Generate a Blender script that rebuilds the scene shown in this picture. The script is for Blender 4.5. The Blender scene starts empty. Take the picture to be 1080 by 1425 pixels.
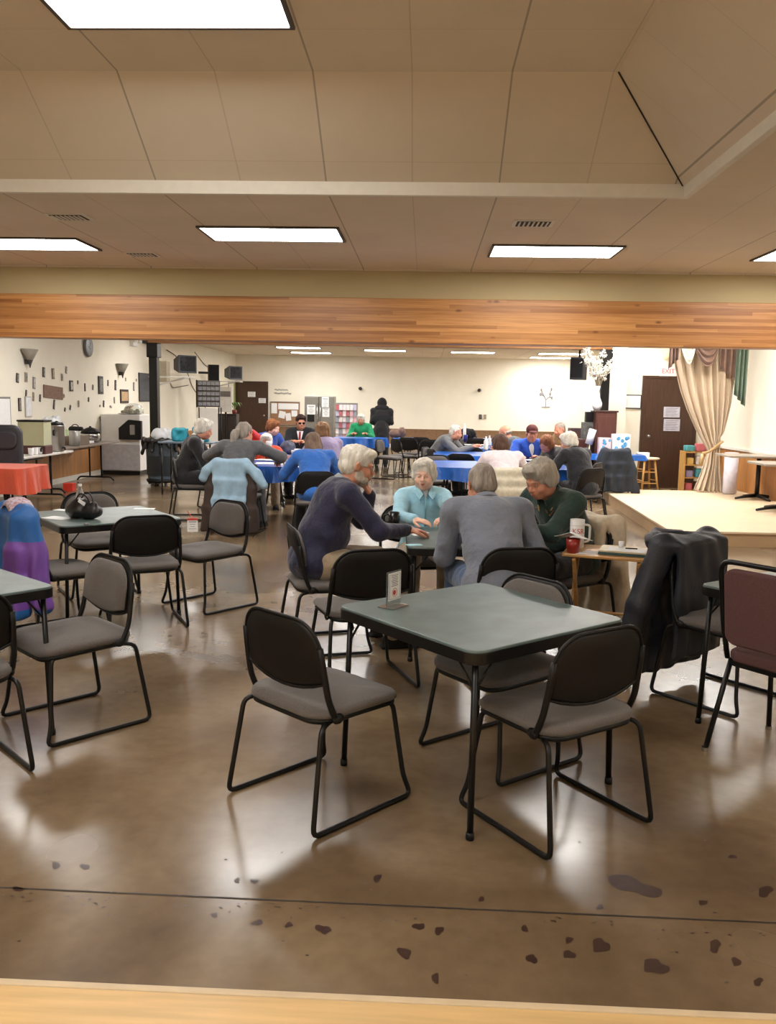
import bpy, math, random
import numpy as np
from mathutils import Vector, Matrix
S = bpy.context.scene
COL = S.collection
R = math.radians
rnd = random.Random(7)
F, CH, CP, CR, CY = 1200.0, 1.60, R(7.38), R(1.02), R(2.34)

# ---------------------------------------------------------------- pixel -> place
def ray(px, py):
    a, b = (px - 540) / F, (py - 712.5) / F
    cr, sr = math.cos(CR), math.sin(CR)
    u = cr * a + sr * b; v = -sr * a + cr * b
    cp, sp = math.cos(CP), math.sin(CP)
    Y = cp - v * sp; z = -sp - v * cp; X = u
    c, s = math.cos(CY), math.sin(CY)
    return (c * X - s * Y, s * X + c * Y, z)
def atz(px, py, z=0.0):
    r = ray(px, py); t = (z - CH) / r[2]; return (r[0] * t, r[1] * t, z)
def aty(px, py, y):
    r = ray(px, py); t = y / r[1]; return (r[0] * t, y, CH + r[2] * t)
def atx(px, py, x):
    r = ray(px, py); t = x / r[0]; return (x, r[1] * t, CH + r[2] * t)

# ---------------------------------------------------------------- materials
def lin(c):
    return tuple(((v / 255) / 12.92 if v / 255 <= .04045 else ((v / 255 + .055) / 1.055) ** 2.4) for v in c)
MATS = {}
def mat(name, rgb, rough=.6, metal=0., vary=.10, scale=14., bump=0., bscale=120., stretch=(1, 1, 1), spec=.5, emit=0., alpha=1., trans=0., sheen=0., rgb2=None, coat=0., bdist=.004):
    if name in MATS: return MATS[name]
    m = bpy.data.materials.new(name); m.use_nodes = True; MATS[name] = m
    nt = m.node_tree; n = nt.nodes; l = nt.links
    b = n['Principled BSDF']
    b.inputs['Roughness'].default_value = rough; b.inputs['Metallic'].default_value = metal
    b.inputs['Specular IOR Level'].default_value = spec
    if sheen: b.inputs['Sheen Weight'].default_value = sheen
    if coat: b.inputs['Coat Weight'].default_value = coat; b.inputs['Coat Roughness'].default_value = .15
    if trans: b.inputs['Transmission Weight'].default_value = trans
    if alpha < 1: b.inputs['Alpha'].default_value = alpha
    c = lin(rgb)
    tc = n.new('ShaderNodeTexCoord'); mp = n.new('ShaderNodeMapping'); mp.inputs['Scale'].default_value = stretch
    l.new(tc.outputs['Object'], mp.inputs['Vector'])
    nz = n.new('ShaderNodeTexNoise'); nz.inputs['Scale'].default_value = scale; nz.inputs['Detail'].default_value = 4
    l.new(mp.outputs['Vector'], nz.inputs['Vector'])
    mx = n.new('ShaderNodeMix'); mx.data_type = 'RGBA'
    c2 = lin(rgb2) if rgb2 else tuple(min(1, v * (1 + vary)) for v in c)
    mx.inputs['A'].default_value = (*[v * (1 - vary) if not rgb2 else v for v in c], 1); mx.inputs['B'].default_value = (*c2, 1)
    rp = n.new('ShaderNodeMapRange'); rp.inputs['From Min'].default_value = .3; rp.inputs['From Max'].default_value = .7
    l.new(nz.outputs['Fac'], rp.inputs['Value']); l.new(rp.outputs['Result'], mx.inputs['Factor'])
    l.new(mx.outputs['Result'], b.inputs['Base Color'])
    if emit:
        l.new(mx.outputs['Result'], b.inputs['Emission Color']); b.inputs['Emission Strength'].default_value = emit
    if bump:
        n2 = n.new('ShaderNodeTexNoise'); n2.inputs['Scale'].default_value = bscale; n2.inputs['Detail'].default_value = 3
        l.new(mp.outputs['Vector'], n2.inputs['Vector'])
        bp = n.new('ShaderNodeBump'); bp.inputs['Strength'].default_value = bump; bp.inputs['Distance'].default_value = bdist
        l.new(n2.outputs['Fac'], bp.inputs['Height']); l.new(bp.outputs['Normal'], b.inputs['Normal'])
    return m

# ---------------------------------------------------------------- mesh builder
class MB:
    def __init__(s): s.v = []; s.f = []; s.m = []
    def add(s, V, Fc, mi=0):
        o = len(s.v); s.v += [tuple(p) for p in V]; s.f += [tuple(i + o for i in f) for f in Fc]; s.m += [mi] * len(Fc); return s
    def box(s, c, d, mi=0, rz=0., M=None):
        hx, hy, hz = d[0] / 2, d[1] / 2, d[2] / 2
        P = [Vector((x, y, z)) for z in (-hz, hz) for y in (-hy, hy) for x in (-hx, hx)]
        m = M if M is not None else Matrix.Rotation(rz, 3, 'Z')
        return s.add([m @ p + Vector(c) for p in P], [(0, 2, 3, 1), (4, 5, 7, 6), (0, 1, 5, 4), (2, 6, 7, 3), (0, 4, 6, 2), (1, 3, 7, 5)], mi)
    def span(s, a, b, mi=0):
        return s.box([(a[i] + b[i]) / 2 for i in range(3)], [abs(b[i] - a[i]) for i in range(3)], mi)
    def tube(s, path, r, n=8, mi=0, caps=True, closed=False):
        P = [Vector(p) for p in path]; k = len(P); rs = r if isinstance(r, (list, tuple)) else [r] * k
        V = []; up = None
        for i in range(k):
            if closed: t = (P[(i + 1) % k] - P[i - 1])
            else: t = (P[min(i + 1, k - 1)] - P[max(i - 1, 0)])
            t.normalize()
            if up is None:
                up = Vector((0, 0, 1)) if abs(t.z) < .9 else Vector((1, 0, 0))
            sd = t.cross(up)
            if sd.length < 1e-5: sd = t.cross(Vector((0, 1, 0)))
            sd.normalize(); up = sd.cross(t).normalized()
            for j in range(n):
                a = 2 * math.pi * j / n
                V.append(P[i] + rs[i] * (math.cos(a) * sd + math.sin(a) * up))
        Fc = []
        for i in range(k if closed else k - 1):
            for j in range(n):
                i2 = (i + 1) % k
                Fc.append((i * n + j, i * n + (j + 1) % n, i2 * n + (j + 1) % n, i2 * n + j))
        if caps and not closed:
            Fc.append(tuple(range(n - 1, -1, -1))); Fc.append(tuple((k - 1) * n + j for j in range(n)))
        return s.add(V, Fc, mi)
    def lathe(s, prof, c=(0, 0, 0), n=20, mi=0, sx=1, sy=1, M=None):
        V = []; k = len(prof)
        for r, z in prof:
            for j in range(n):
                a = 2 * math.pi * j / n; p = Vector((r * math.cos(a) * sx, r * math.sin(a) * sy, z))
                if M is not None: p = M @ p
                V.append(p + Vector(c))
        Fc = [(i * n + j, i * n + (j + 1) % n, (i + 1) * n + (j + 1) % n, (i + 1) * n + j) for i in range(k - 1) for j in range(n)]
        Fc += [tuple(range(n - 1, -1, -1)), tuple((k - 1) * n + j for j in range(n))]
        return s.add(V, Fc, mi)
    def prism(s, poly, z0, z1, mi=0, M=None, off=(0, 0, 0)):
        k = len(poly); V = [Vector((x, y, z)) for z in (z0, z1) for x, y in poly]
        V = [((M @ p) if M is not None else p) + Vector(off) for p in V]
        return s.add(V, [tuple(range(k - 1, -1, -1)), tuple(range(k, 2 * k))] + [(i, (i + 1) % k, k + (i + 1) % k, k + i) for i in range(k)], mi)
    def ball(s, c, r, mi=0, n=10, M=None):
        r = r if isinstance(r, (list, tuple)) else (r, r, r)
        V = []; h = n // 2
        for i in range(1, h):
            t = math.pi * i / h
            for j in range(n):
                a = 2 * math.pi * j / n; p = Vector((r[0] * math.sin(t) * math.cos(a), r[1] * math.sin(t) * math.sin(a), -r[2] * math.cos(t)))
                V.append((M @ p if M is not None else p) + Vector(c))
        for z in (-r[2], r[2]):
            p = Vector((0, 0, z)); V.append((M @ p if M is not None else p) + Vector(c))
        b = (h - 1) * n
        Fc = [(i * n + j, i * n + (j + 1) % n, (i + 1) * n + (j + 1) % n, (i + 1) * n + j) for i in range(h - 2) for j in range(n)]
        Fc += [((j + 1) % n, j, b) for j in range(n)] + [((h - 2) * n + j, (h - 2) * n + (j + 1) % n, b + 1) for j in range(n)]
        return s.add(V, Fc, mi)
    def grid(s, fn, nu, nv, mi=0, wrap=False):
        V = [fn(i / nu, j / nv) for j in range(nv + 1) for i in range(nu + 1)]
        return s.add(V, [(j * (nu + 1) + i, j * (nu + 1) + i + 1, (j + 1) * (nu + 1) + i + 1, (j + 1) * (nu + 1) + i) for j in range(nv) for i in range(nu)], mi)
    def build(s, name, m, parent=None, smooth=False, bevel=0., solid=0., loc=None, rz=0., segs=2):
        me = bpy.data.meshes.new(name); me.from_pydata(s.v, [], s.f)
        for q in (m if isinstance(m, (list, tuple)) else [m]): me.materials.append(q)
        me.polygons.foreach_set('material_index', s.m)
        if smooth: me.polygons.foreach_set('use_smooth', [True] * len(s.f))
        me.update()
        return finish(me, name, parent, bevel, solid, loc, rz, segs)
def finish(me, name, parent=None, bevel=0., solid=0., loc=None, rz=0., segs=2):
    o = bpy.data.objects.new(name, me); COL.objects.link(o)
    if parent: o.parent = parent
    if solid:
        d = o.modifiers.new('solid', 'SOLIDIFY'); d.thickness = solid; d.offset = 0
    if bevel:
        d = o.modifiers.new('bev', 'BEVEL'); d.width = bevel; d.segments = segs; d.limit_method = 'ANGLE'; d.angle_limit = R(35)
    if loc is not None: o.location = loc
    o.rotation_euler.z = rz
    return o
def tag(o, label, cat, group=None, kind=None):
    if label: o['label'] = label
    if cat: o['category'] = cat
    if group: o['group'] = group
    if kind: o['kind'] = kind
    return o
def thing(name, label, cat, loc=(0, 0, 0), rz=0., group=None):
    o = bpy.data.objects.new(name, None); COL.objects.link(o); o.location = loc; o.rotation_euler.z = rz
    o.empty_display_size = .1
    return tag(o, label, cat, group)
def struct(o): o['kind'] = 'structure'; return o
def dup(root, loc, rz, label, group=None):
    def cp(o, par):
        c = o.copy(); COL.objects.link(c); c.parent = par
        for ch in kids.get(o.name, []): cp(ch, c)
        return c
    kids = {}
    st = [root]
    while st:
        o = st.pop(); kids[o.name] = list(o.children); st += kids[o.name]
    c = cp(root, None); c.location = loc; c.rotation_euler.z = rz; c['label'] = label
    if group: c['group'] = group
    return c
def arc(c, r, a0, a1, n, axis='xy'):
    out = []
    for i in range(n + 1):
        a = a0 + (a1 - a0) * i / n; u, v = r * math.cos(a), r * math.sin(a)
        out.append({'xy': (c[0] + u, c[1] + v), }[axis])
    return out
def rrect(w, d, r, n=5, cx=0, cy=0):
    p = []
    for sx, sy, a in ((1, 1, 0), (-1, 1, 90), (-1, -1, 180), (1, -1, 270)):
        p += arc((cx + sx * (w / 2 - r), cy + sy * (d / 2 - r)), r, R(a), R(a + 90), n)
    return p
def smooth_path(P, r, n=4):
    P = [Vector(p) for p in P]; out = [P[0]]
    for i in range(1, len(P) - 1):
        a, b = (P[i - 1] - P[i]), (P[i + 1] - P[i]); d = min(r, a.length / 2.1, b.length / 2.1)
        p0 = P[i] + a.normalized() * d; p1 = P[i] + b.normalized() * d
        for k in range(n + 1):
            t = k / n; out.append((1 - t) ** 2 * p0 + 2 * t * (1 - t) * P[i] + t * t * p1)
    return out + [P[-1]]
def text(name, body, size, m, loc, rot, parent=None, ext=.0008, align='CENTER'):
    cu = bpy.data.curves.new(name, 'FONT'); cu.body = body; cu.size = size; cu.extrude = ext; cu.align_x = align; cu.align_y = 'CENTER'
    t = bpy.data.objects.new(name + '_tmp', cu); COL.objects.link(t)
    dg = bpy.context.evaluated_depsgraph_get(); me = bpy.data.meshes.new_from_object(t.evaluated_get(dg))
    bpy.data.objects.remove(t); bpy.data.curves.remove(cu)
    me.materials.clear(); me.materials.append(m)
    o = bpy.data.objects.new(name, me); COL.objects.link(o); o.location = loc; o.rotation_euler = rot
    if parent: o.parent = parent
    return o

# ---------------------------------------------------------------- signed-distance modelling
class SDF:
    def __init__(s, lo, hi, h):
        s.h = h; s.lo = np.array(lo, float); n = np.ceil((np.array(hi) - s.lo) / h).astype(int) + 1
        s.n = n; s.F = np.full(n, .2, np.float32)
    def _sub(s, lo, hi, pad):
        a = np.maximum(np.floor((np.array(lo) - pad - s.lo) / s.h).astype(int), 0)
        b = np.minimum(np.ceil((np.array(hi) + pad - s.lo) / s.h).astype(int) + 1, s.n)
        if (b <= a).any(): return None
        ax = [s.lo[i] + s.h * np.arange(a[i], b[i], dtype=np.float32) for i in range(3)]
        X, Y, Z = np.meshgrid(*ax, indexing='ij', sparse=True)
        return (slice(a[0], b[0]), slice(a[1], b[1]), slice(a[2], b[2])), X, Y, Z
    def _mix(s, sl, d, k, mode):
        f = s.F[sl]
        if mode == 'sub': d = -d; f, sg = -f, -1
        else: sg = 1
        if mode == 'sub': a, b = f, -d     # -max(F,-d) smooth
        else: a, b = f, d
        if k > 0:
            hh = np.clip(k - np.abs(a - b), 0, None) / k; m = np.minimum(a, b) - hh * hh * k * .25
        else: m = np.minimum(a, b)
        s.F[sl] = m * sg if mode != 'sub' else -m
    def cap(s, a, b, ra, rb=None, k=.02, mode='add'):
        rb = ra if rb is None else rb
        a = np.array(a, float); b = np.array(b, float); r = max(ra, rb)
        q = s._sub(np.minimum(a, b) - r, np.maximum(a, b) + r, k + 3 * s.h + .01)
        if q is None: return s
        sl, X, Y, Z = q; d = b - a; L = max(d @ d, 1e-9)
        t = np.clip(((X - a[0]) * d[0] + (Y - a[1]) * d[1] + (Z - a[2]) * d[2]) / L, 0, 1)
        D = np.sqrt((X - a[0] - t * d[0]) ** 2 + (Y - a[1] - t * d[1]) ** 2 + (Z - a[2] - t * d[2]) ** 2) - (ra + (rb - ra) * t)
        s._mix(sl, D, k, mode); return s
    def ell(s, c, r, M=None, k=.02, mode='add'):
        c = np.array(c, float); r = np.array(r, float); M = np.eye(3) if M is None else np.array(M)
        e = np.sqrt((M * M) @ (r * r))
        q = s._sub(c - e, c + e, k + 3 * s.h + .01)
        if q is None: return s
        sl, X, Y, Z = q; X = X - c[0]; Y = Y - c[1]; Z = Z - c[2]
        L = [M[0, i] * X + M[1, i] * Y + M[2, i] * Z for i in range(3)]
        k0 = np.sqrt(sum((L[i] / r[i]) ** 2 for i in range(3))); k1 = np.sqrt(sum((L[i] / r[i] ** 2) ** 2 for i in range(3))) + 1e-9
        s._mix(sl, (k0 * (k0 - 1) / k1), k, mode); return s
    def box(s, c, hd, M=None, rr=.01, k=.01, mode='add'):
        c = np.array(c, float); hd = np.array(hd, float) - rr; M = np.eye(3) if M is None else np.array(M)
        e = np.abs(M) @ (hd + rr)
        q = s._sub(c - e, c + e, k + 3 * s.h + .01)
        if q is None: return s
        sl, X, Y, Z = q; X = X - c[0]; Y = Y - c[1]; Z = Z - c[2]
        Q = [np.abs(M[0, i] * X + M[1, i] * Y + M[2, i] * Z) - hd[i] for i in range(3)]
        D = np.sqrt(sum(np.maximum(v, 0) ** 2 for v in Q)) + np.minimum(np.maximum(np.maximum(Q[0], Q[1]), Q[2]), 0) - rr
        s._mix(sl, D, k, mode); return s
    def mesh(s, name, m, parent=None, wr=0., wf=30., wst=(1, 1, 1), facemat=None, cut=None, fold=None):
        Fd = s.F; h = s.h; I = Fd < 0
        nx, ny, nz = Fd.shape
        cnt = np.zeros((nx - 1, ny - 1, nz - 1), np.int8)
        for dx in (0, 1):
            for dy in (0, 1):
                for dz in (0, 1): cnt += I[dx:nx - 1 + dx, dy:ny - 1 + dy, dz:nz - 1 + dz]
        act = (cnt > 0) & (cnt < 8); idx = np.argwhere(act)
        vid = np.full(act.shape, -1, np.int32); vid[act] = np.arange(len(idx))
        P = np.zeros((len(idx), 3)); C = np.zeros(len(idx))
        cor = [np.array((a, b, c)) for a in (0, 1) for b in (0, 1) for c in (0, 1)]
        val = {tuple(c): Fd[idx[:, 0] + c[0], idx[:, 1] + c[1], idx[:, 2] + c[2]] for c in cor}
        for a in cor:
            for ax in range(3):
                if a[ax] == 0:
                    b = a.copy(); b[ax] = 1; fa, fb = val[tuple(a)], val[tuple(b)]
                    x = (fa < 0) != (fb < 0); t = np.where(x, fa / np.where(x, fa - fb, 1), 0)
                    p = a[None, :] + t[:, None] * (b - a)[None, :]; P += p * x[:, None]; C += x
        P = (P / C[:, None] + idx) * h + s.lo
        faces = []
        for ax in range(3):
            sh = [slice(1, -1)] * 3; sh[ax] = slice(0, -1); s2 = list(sh); s2[ax] = slice(1, None)
            A = I[tuple(sh)]; B = I[tuple(s2)]; e = np.argwhere(A != B); inside = A[A != B]
            o = np.ones(3, int); o[ax] = 0; e = e + o
            u, w = (ax + 1) % 3, (ax + 2) % 3
            def g(du, dw):
                q = e.copy(); q[:, u] += du; q[:, w] += dw
                ok = (q >= 0).all(1) & (q < np.array(vid.shape)).all(1); q = np.clip(q, 0, np.array(vid.shape) - 1)
                return np.where(ok, vid[q[:, 0], q[:, 1], q[:, 2]], -1)
            Q = np.stack([g(-1, -1), g(0, -1), g(0, 0), g(-1, 0)], 1); Q[~inside] = Q[~inside][:, ::-1]
            faces.append(Q[(Q >= 0).all(1)])
        Q = np.concatenate(faces)
        if cut is not None:
            keep = ~cut(P); Q = Q[keep[Q].all(1)]
        def normals():
            a, b, c, d = P[Q[:, 0]], P[Q[:, 1]], P[Q[:, 2]], P[Q[:, 3]]
            N = np.cross(c - a, d - b); V = np.zeros_like(P)
            for i in range(4): np.add.at(V, Q[:, i], N)
            return V / (np.linalg.norm(V, axis=1, keepdims=True) + 1e-12)
        if wr:
            N = normals(); q = P * np.array(wst) * wf
            w = np.sin(q[:, 0] + 1.7 * np.sin(q[:, 1] * .7 + 1)) * np.sin(q[:, 1] * .9 + 1.3 * np.sin(q[:, 2] * .8)) + .6 * np.sin(q[:, 2] * 1.3 + 2 * np.sin(q[:, 0] * .9 + q[:, 1] * .5)) + .4 * np.sin(2.3 * q[:, 0] + 1.9 * q[:, 1] - 2.1 * q[:, 2])
            P = P + N * (w * wr * .6)[:, None]
        if fold:
            a_, f_, zt_ = fold; P[:, 1] += a_ * np.sin(P[:, 0] * f_ + 1.5 * np.sin(P[:, 2] * 4 + P[:, 0] * 3)) * np.clip((zt_ - P[:, 2]) / .3, .1, 1)
            P[:, 0] += a_ * .5 * np.sin(P[:, 2] * 17 + P[:, 1] * 5)
        me = bpy.data.meshes.new(name)
        used = np.unique(Q); rm = np.full(len(P), -1); rm[used] = np.arange(len(used)); P2 = P[used]; Q = rm[Q]
        me.vertices.add(len(P2)); me.vertices.foreach_set('co', P2.astype(np.float32).ravel())
        me.loops.add(len(Q) * 4); me.loops.foreach_set('vertex_index', Q.astype(np.int32).ravel())
        me.polygons.add(len(Q)); me.polygons.foreach_set('loop_start', np.arange(0, len(Q) * 4, 4, dtype=np.int32))
        me.polygons.foreach_set('use_smooth', np.ones(len(Q), bool))
        for q in (m if isinstance(m, (list, tuple)) else [m]): me.materials.append(q)
        if facemat is not None:
            me.polygons.foreach_set('material_index', facemat(P2[Q].mean(1)).astype(np.int32))
        me.update(calc_edges=True); me.validate()
        return finish(me, name, parent)
# ================================================================ materials
CREAM = mat('cream_wall_paint', (236, 230, 214), .75, vary=.03, scale=2, bump=.15, bscale=200)
HEADER = mat('tan_header_paint', (190, 173, 132), .75, vary=.03, scale=2)
WHITE = mat('white_paint', (225, 220, 208), .6, vary=.03)
BLACKM = mat('black_powder_coat', (11, 10, 10), .4, vary=.2, spec=.4)
BLACKP = mat('black_plastic', (13, 11, 11), .5, vary=.15, bump=.2, bscale=400, spec=.35)
GREYF = mat('grey_woven_fabric', (98, 92, 88), .95, vary=.16, scale=160, bump=.5, bscale=500, sheen=.2)
PAPER = mat('white_paper', (232, 232, 232), .8, vary=.02)
INK = mat('grey_print', (120, 120, 125), .8)
CHROME = mat('polished_steel', (190, 190, 190), .22, 1., vary=.05)
STEEL = mat('brushed_steel', (165, 163, 160), .35, .9, vary=.08, stretch=(1, 1, 12))
BLUEC = mat('blue_plastic_tablecloth', (30, 92, 178), .28, vary=.12, scale=5, bump=.3, bscale=30)
DKWOOD = mat('dark_door_wood', (66, 42, 27), .45, vary=.25, scale=5, stretch=(8, 8, .6))
PINE = mat('light_pine', (205, 158, 90), .45, vary=.15, scale=6, stretch=(8, 8, .8))
BLACKC = mat('black_cloth', (24, 24, 27), .9, vary=.2, scale=30, bump=.4, bscale=300)

def ceiling_mat(name, rgb):
    m = mat(name, rgb, .85, vary=.05, scale=1.2); nt = m.node_tree; n, l = nt.nodes, nt.links
    b = n['Principled BSDF']; mx = [x for x in n if x.type == 'MIX'][0]
    g = n.new('ShaderNodeNewGeometry'); sx = n.new('ShaderNodeSeparateXYZ'); l.new(g.outputs['Position'], sx.inputs[0])
    def line(sock, off, per, w):
        a = n.new('ShaderNodeMath'); a.operation = 'ADD'; a.inputs[1].default_value = off; l.new(sock, a.inputs[0])
        p = n.new('ShaderNodeMath'); p.operation = 'PINGPONG'; p.inputs[1].default_value = per / 2; l.new(a.outputs[0], p.inputs[0])
        c = n.new('ShaderNodeMath'); c.operation = 'LESS_THAN'; c.inputs[1].default_value = w; l.new(p.outputs[0], c.inputs[0]); return c.outputs[0]
    prev = mx.outputs['Result']
    for sock, off, per, w, k in ((sx.outputs[0], 1.99 + 12.4, 1.24, .006, .45), (sx.outputs[0], 1.37 + 12.4, 1.24, .004, .2), (sx.outputs[1], -5.05, .61, .003, .12)):
        f = line(sock, off, per, w); q = n.new('ShaderNodeMath'); q.operation = 'MULTIPLY'; q.inputs[1].default_value = k; l.new(f, q.inputs[0])
        d = n.new('ShaderNodeMix'); d.data_type = 'RGBA'; l.new(q.outputs[0], d.inputs['Factor']); l.new(prev, d.inputs['A']); d.inputs['B'].default_value = (.03, .025, .02, 1); prev = d.outputs['Result']
    l.new(prev, b.inputs['Base Color']); return m
CEIL = ceiling_mat('ceiling_panels', (220, 206, 186))

def floor_mat():
    m = bpy.data.materials.new('polished_brown_concrete'); m.use_nodes = True; n, l = m.node_tree.nodes, m.node_tree.links
    b = n['Principled BSDF']; g = n.new('ShaderNodeNewGeometry')
    def noise(sc, det=5, dist=0.):
        z = n.new('ShaderNodeTexNoise'); z.inputs['Scale'].default_value = sc; z.inputs['Detail'].default_value = det; z.inputs['Distortion'].default_value = dist
        l.new(g.outputs['Position'], z.inputs['Vector']); return z.outputs['Fac']
    r = n.new('ShaderNodeValToRGB'); e = r.color_ramp.elements
    e[0].position = .32; e[0].color = (*lin((92, 74, 54)), 1); e[1].position = .72; e[1].color = (*lin((146, 126, 99)), 1)
    e2 = r.color_ramp.elements.new(.5); e2.color = (*lin((118, 98, 74)), 1)
    l.new(noise(.9, 8, .6), r.inputs[0])
    mx = n.new('ShaderNodeMix'); mx.data_type = 'RGBA'; mx.blend_type = 'MULTIPLY'; mx.inputs['Factor'].default_value = .35
    r2 = n.new('ShaderNodeValToRGB'); r2.color_ramp.elements[0].position = .3; r2.color_ramp.elements[0].color = (.6, .56, .52, 1); r2.color_ramp.elements[1].position = .62
    l.new(noise(14, 4), r2.inputs[0]); l.new(r.outputs[0], mx.inputs['A']); l.new(r2.outputs[0], mx.inputs['B'])
    l.new(mx.outputs['Result'], b.inputs['Base Color'])
    mr = n.new('ShaderNodeMapRange'); mr.inputs['To Min'].default_value = .16; mr.inputs['To Max'].default_value = .28; mr.inputs['From Min'].default_value = .3; mr.inputs['From Max'].default_value = .7
    l.new(noise(1.3, 1, 0), mr.inputs['Value']); l.new(mr.outputs[0], b.inputs['Roughness'])
    b.inputs['Specular IOR Level'].default_value = .62
    return m
FLOOR = floor_mat()

def beam_mat():
    m = bpy.data.materials.new('laminated_pine_beam'); m.use_nodes = True; n, l = m.node_tree.nodes, m.node_tree.links
    b = n['Principled BSDF']; b.inputs['Roughness'].default_value = .4
    g = n.new('ShaderNodeNewGeometry'); sx = n.new('ShaderNodeSeparateXYZ'); l.new(g.outputs['Position'], sx.inputs[0])
    f = n.new('ShaderNodeMath'); f.operation = 'MULTIPLY'; f.inputs[1].default_value = 1 / .038; l.new(sx.outputs[2], f.inputs[0])
    fl = n.new('ShaderNodeMath'); fl.operation = 'FLOOR'; l.new(f.outputs[0], fl.inputs[0])
    xx = n.new('ShaderNodeMath'); xx.operation = 'MULTIPLY'; xx.inputs[1].default_value = .4; l.new(sx.outputs[0], xx.inputs[0])
    ad = n.new('ShaderNodeMath'); ad.operation = 'MULTIPLY_ADD'; ad.inputs[1].default_value = 1.37; l.new(fl.outputs[0], ad.inputs[0]); l.new(xx.outputs[0], ad.inputs[2])
    xf = n.new('ShaderNodeMath'); xf.operation = 'FLOOR'; l.new(ad.outputs[0], xf.inputs[0])
    cb = n.new('ShaderNodeCombineXYZ'); l.new(fl.outputs[0], cb.inputs[0]); l.new(xf.outputs[0], cb.inputs[1])
    wn = n.new('ShaderNodeTexWhiteNoise'); l.new(cb.outputs[0], wn.inputs['Vector'])
    r = n.new('ShaderNodeValToRGB'); e = r.color_ramp.elements; e[0].color = (*lin((152, 98, 50)), 1); e[1].color = (*lin((202, 146, 86)), 1)
    l.new(wn.outputs['Value'], r.inputs[0])
    mp = n.new('ShaderNodeMapping'); mp.inputs['Scale'].default_value = (1.2, 1, 40); l.new(g.outputs['Position'], mp.inputs[0])
    nz = n.new('ShaderNodeTexNoise'); nz.inputs['Scale'].default_value = 2; nz.inputs['Detail'].default_value = 5; l.new(mp.outputs[0], nz.inputs['Vector'])
    mx = n.new('ShaderNodeMix'); mx.data_type = 'RGBA'; mx.blend_type = 'MULTIPLY'; mx.inputs['Factor'].default_value = .6
    r2 = n.new('ShaderNodeValToRGB'); r2.color_ramp.elements[0].position = .3; r2.color_ramp.elements[0].color = (.6, .45, .3, 1); r2.color_ramp.elements[1].position = .6
    l.new(nz.outputs['Fac'], r2.inputs[0]); l.new(r.outputs[0], mx.inputs['A']); l.new(r2.outputs[0], mx.inputs['B'])
    vo = n.new('ShaderNodeTexVoronoi'); vo.inputs['Scale'].default_value = 2.6; mp2 = n.new('ShaderNodeMapping'); mp2.inputs['Scale'].default_value = (1, 1, 2.4); l.new(g.outputs['Position'], mp2.inputs[0]); l.new(mp2.outputs[0], vo.inputs['Vector'])
    kn = n.new('ShaderNodeMapRange'); kn.inputs['From Min'].default_value = .04; kn.inputs['From Max'].default_value = .13; kn.inputs['To Min'].default_value = .8; kn.inputs['To Max'].default_value = 0; l.new(vo.outputs['Distance'], kn.inputs['Value'])
    m2 = n.new('ShaderNodeMix'); m2.data_type = 'RGBA'; l.new(kn.outputs[0], m2.inputs['Factor']); l.new(mx.outputs['Result'], m2.inputs['A']); m2.inputs['B'].default_value = (*lin((96, 52, 24)), 1)
    l.new(m2.outputs['Result'], b.inputs['Base Color']); return m
BEAM = beam_mat()
STAIN = mat('dark_floor_stain', (62, 42, 34), .3, vary=.25, scale=30)
JOINT = mat('floor_joint_line', (48, 38, 30), .6, vary=.2)
PALEWOOD = mat('pale_oak_flooring', (214, 178, 122), .35, vary=.12, scale=4, stretch=(.6, 8, 8))
PANELW = mat('oak_wainscot', (178, 124, 70), .45, vary=.22, scale=3, stretch=(6, 6, .5))
STAGEC = mat('cream_stage_laminate', (214, 192, 160), .55, vary=.05, scale=3)
STAGES = mat('beige_stage_riser', (176, 146, 110), .7, vary=.06, scale=3)
WAINP = mat('brown_chair_rail', (128, 96, 66), .5, vary=.15)

# ================================================================ the room
XL, XR, YB, ZC = -6.6, 5.4, 30.0, 3.08
b = MB(); b.span((XL - .1, 2.13, -.1), (XR + .1, YB + .1, 0))
# construction joint: a dark saw cut running across the room, in the same floor
j0, j1 = (-6.6, 2.615), (5.4, 2.53)
b.add([(j0[0], j0[1] - .004, .0012), (j1[0], j1[1] - .004, .0012), (j1[0], j1[1] + .004, .0012), (j0[0], j0[1] + .004, .0012)], [(0, 1, 2, 3)], 1)
st = [(882, 1232, 38, 12), (563, 1326, 10, 8), (450, 1293, 12, 6), (402, 1287, 6, 4), (358, 1284, 9, 4), (583, 1289, 9, 5), (611, 1295, 8, 5), (740, 1334, 9, 6), (792, 1328, 9, 6), (836, 1316, 17, 8), (792, 1308, 7, 4), (912, 1345, 19, 11), (995, 1316, 10, 8), (1065, 1240, 12, 7), (606, 1361, 7, 6), (525, 1222, 7, 5), (78, 1204, 8, 4), (118, 1206, 7, 4), (354, 1226, 6, 3), (330, 1225, 5, 3), (1025, 1338, 9, 5), (1055, 1366, 8, 5), (730, 1292, 6, 4), (835, 1262, 7, 3), (670, 1251, 5, 3), (978, 1256, 6, 4), (298, 1274, 5, 3), (1020, 1192, 6, 3), (25, 1237, 8, 4)]
for px, py, rx, ry in st:
    a = [rnd.uniform(0, 6.28) for _ in range(3)]; V = []
    for k in range(18):
        t = 2 * math.pi * k / 18; q = 1 + .22 * math.sin(2 * t + a[0]) + .16 * math.sin(3 * t + a[1]) + .1 * math.sin(5 * t + a[2])
        V.append(atz(px + rx * q * math.cos(t) * .85, py + ry * q * math.sin(t) + (.3 * rx * math.cos(t) if rx > 30 else 0), .0012))
    b.add(V, [tuple(range(17, -1, -1))], 2)
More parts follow.
